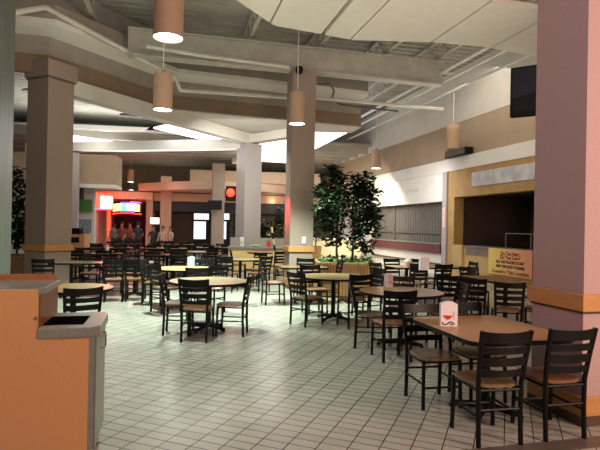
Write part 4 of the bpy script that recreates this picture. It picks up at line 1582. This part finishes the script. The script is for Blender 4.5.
# warm bulbs far in the middle
for k, (px, py) in enumerate(((258, 204), (262, 207), (264, 211), (280, 226), (268, 234))):
    a, b = cor(px, py)
    o = empty('wall_lamp', (a / F * 30, 30, H - b / F * 30))
    tag(o, ['topmost small warm light left of the middle column', 'second small warm light down, left of the middle column', 'third small warm light down, left of the middle column',
            'small warm light among the bushes close to the middle column', 'lowest small warm light among the bushes behind the kiosk'][k], 'lamp', 'small warm lights behind the bushes')
    bm = BM()
    bmesh.ops.create_uvsphere(bm, u_segments=12, v_segments=8, radius=0.10)
    link('bulb', bm, M['bulb'], o, smooth=True)
    bm = BM()
    tube(bm, [(0, 0, 0.09), (0, 0, 5.5 - (H - b / F * 30))], 0.012, 6)
    link('cord', bm, M['black'], o)
lamp('warm_bulbs', 'POINT', (-1.6, 29.0, 3.0), 20, (1.0, 0.72, 0.40), soft=0.3)
lamp('counter_light', 'AREA', (2.0, 21.5, 3.4), 190, (1.0, 0.88, 0.66), (2.2, 23.5, 0.7), 2.5, 1.0)
lamp('shop_light', 'AREA', (3.6, 17.5, 3.2), 30, (1.0, 0.95, 0.95), (5.2, 19.5, 1.0), 1.5, 1.5)


# ------------------------------------------------------------------ people far away
def person(x, y, height, facing, shirt, label, seed):
    rnd = random.Random(seed)
    k = height / 1.75
    me = bpy.data.meshes.new('body_skeleton')
    J = {
        'pelvis': (0, 0, 0.95, 0.125), 'waist': (0, 0, 1.10, 0.12), 'chest': (0, 0.01, 1.30, 0.15), 'neckb': (0, 0, 1.46, 0.075), 'neck': (0, 0.01, 1.53, 0.055),
        'head': (0, 0.02, 1.62, 0.090), 'crown': (0, 0.01, 1.71, 0.075),
        'shl': (-0.18, 0, 1.42, 0.062), 'ell': (-0.25, 0.02 + rnd.uniform(-0.05, 0.1), 1.13, 0.042), 'wrl': (-0.22, 0.16, 0.95, 0.030), 'hal': (-0.21, 0.20, 0.88, 0.032),
        'shr': (0.18, 0, 1.42, 0.062), 'elr': (0.25, 0.02, 1.13, 0.042), 'wrr': (0.20, 0.18 + rnd.uniform(-0.1, 0.1), 0.98, 0.030), 'har': (0.19, 0.23, 0.93, 0.032),
        'hil': (-0.10, 0, 0.88, 0.095), 'knl': (-0.11, 0.03, 0.50, 0.062), 'anl': (-0.11, -0.02, 0.09, 0.042), 'tol': (-0.12, 0.14, 0.035, 0.035),
        'hir': (0.10, 0, 0.88, 0.095), 'knr': (0.11, 0.03, 0.50, 0.062), 'anr': (0.11, -0.02, 0.09, 0.042), 'tor': (0.12, 0.14, 0.035, 0.035)}
    E = [('pelvis', 'waist'), ('waist', 'chest'), ('chest', 'neckb'), ('neckb', 'neck'), ('neck', 'head'), ('head', 'crown'), ('chest', 'shl'), ('shl', 'ell'), ('ell', 'wrl'), ('wrl', 'hal'),
         ('chest', 'shr'), ('shr', 'elr'), ('elr', 'wrr'), ('wrr', 'har'), ('pelvis', 'hil'), ('hil', 'knl'), ('knl', 'anl'), ('anl', 'tol'), ('pelvis', 'hir'), ('hir', 'knr'), ('knr', 'anr'), ('anr', 'tor')]
    names = list(J)
    me.from_pydata([Vector(J[n][:3]) * k for n in names], [(names.index(a), names.index(b)) for a, b in E], [])
    tmp = bpy.data.objects.new('body_tmp', me)
    COL.objects.link(tmp)
    md = tmp.modifiers.new('skin', 'SKIN')
    for i, n in enumerate(names):
        sv = me.skin_vertices[0].data[i]
        sv.radius = (J[n][3] * k, J[n][3] * k)
        sv.use_root = (n == 'pelvis')
    tmp.modifiers.new('sub', 'SUBSURF').levels = 1
    bpy.context.view_layer.update()
    bme = bpy.data.meshes.new_from_object(tmp.evaluated_get(bpy.context.evaluated_depsgraph_get()))
    bpy.data.objects.remove(tmp, do_unlink=True)
    bme.materials.clear()
    for m in (M['skin'], shirt, M['trousers'], M['black']):
        bme.materials.append(m)
    for p in bme.polygons:
        c_ = p.center / k
        p.use_smooth = True
        if c_.z > 1.49: mi = 0
        elif c_.z > 1.0 and abs(c_.x) < 0.20 or c_.z > 1.20: mi = 1
        elif abs(c_.x) > 0.165 and c_.z > 0.80: mi = 0
        elif c_.z > 0.10: mi = 2
        else: mi = 3
        p.material_index = mi
    root = empty('person', (x, y, 0), facing)
    tag(root, label, 'person')
    b = bpy.data.objects.new('body', bme)
    COL.objects.link(b)
    b.parent = root
    bm = BM()
    bmesh.ops.create_uvsphere(bm, u_segments=14, v_segments=10, radius=0.108 * k, matrix=Matrix.Translation((0, -0.012 * k, 1.685 * k)) @ Matrix.Diagonal((0.95, 1.0, 0.95, 1)))
    for v in list(bm.verts):
        if v.co.y > 0.045 * k and v.co.z < 1.70 * k:
            bm.verts.remove(v)
    link('hair', bm, M['hair'], root, smooth=True)
    bm = BM()
    for s in (-1, 1):
        bmesh.ops.create_uvsphere(bm, u_segments=8, v_segments=6, radius=0.012 * k, matrix=Matrix.Translation((s * 0.033 * k, 0.098 * k, 1.64 * k)))
    link('eyes', bm, M['black'], root)


for px, Y, hgt, fc, sh, lab, sd in ((122, 24.2, 1.62, 160, 'cloth_red', 'person in a red shirt standing below the rainbow sign', 1),
                                  (130, 25.0, 1.60, 200, 'cloth_red', 'person in a red shirt standing under the right half of the rainbow sign', 2),
                                  (138, 24.4, 1.66, 30, 'cloth_dark', 'person in dark clothes standing right of the rainbow sign', 3),
                                  (153.5, 23.8, 1.50, 190, 'cloth_dark', 'person in dark clothes in front of the bright panel', 4),
                                  (163, 23.6, 1.48, 170, 'cloth_pink', 'person in a pale pink shirt in front of the salmon column', 5),
                                  (170.5, 24.0, 1.46, 150, 'cloth_pink', 'person in a pale pink shirt right of the salmon column', 6),
                                  (114, 25.2, 1.55, 0, 'cloth_grey', 'person in a grey shirt left below the rainbow sign', 7)):
    p = at(px, Y)
    person(p.x, p.y, hgt, R(fc), M[sh], lab, sd)
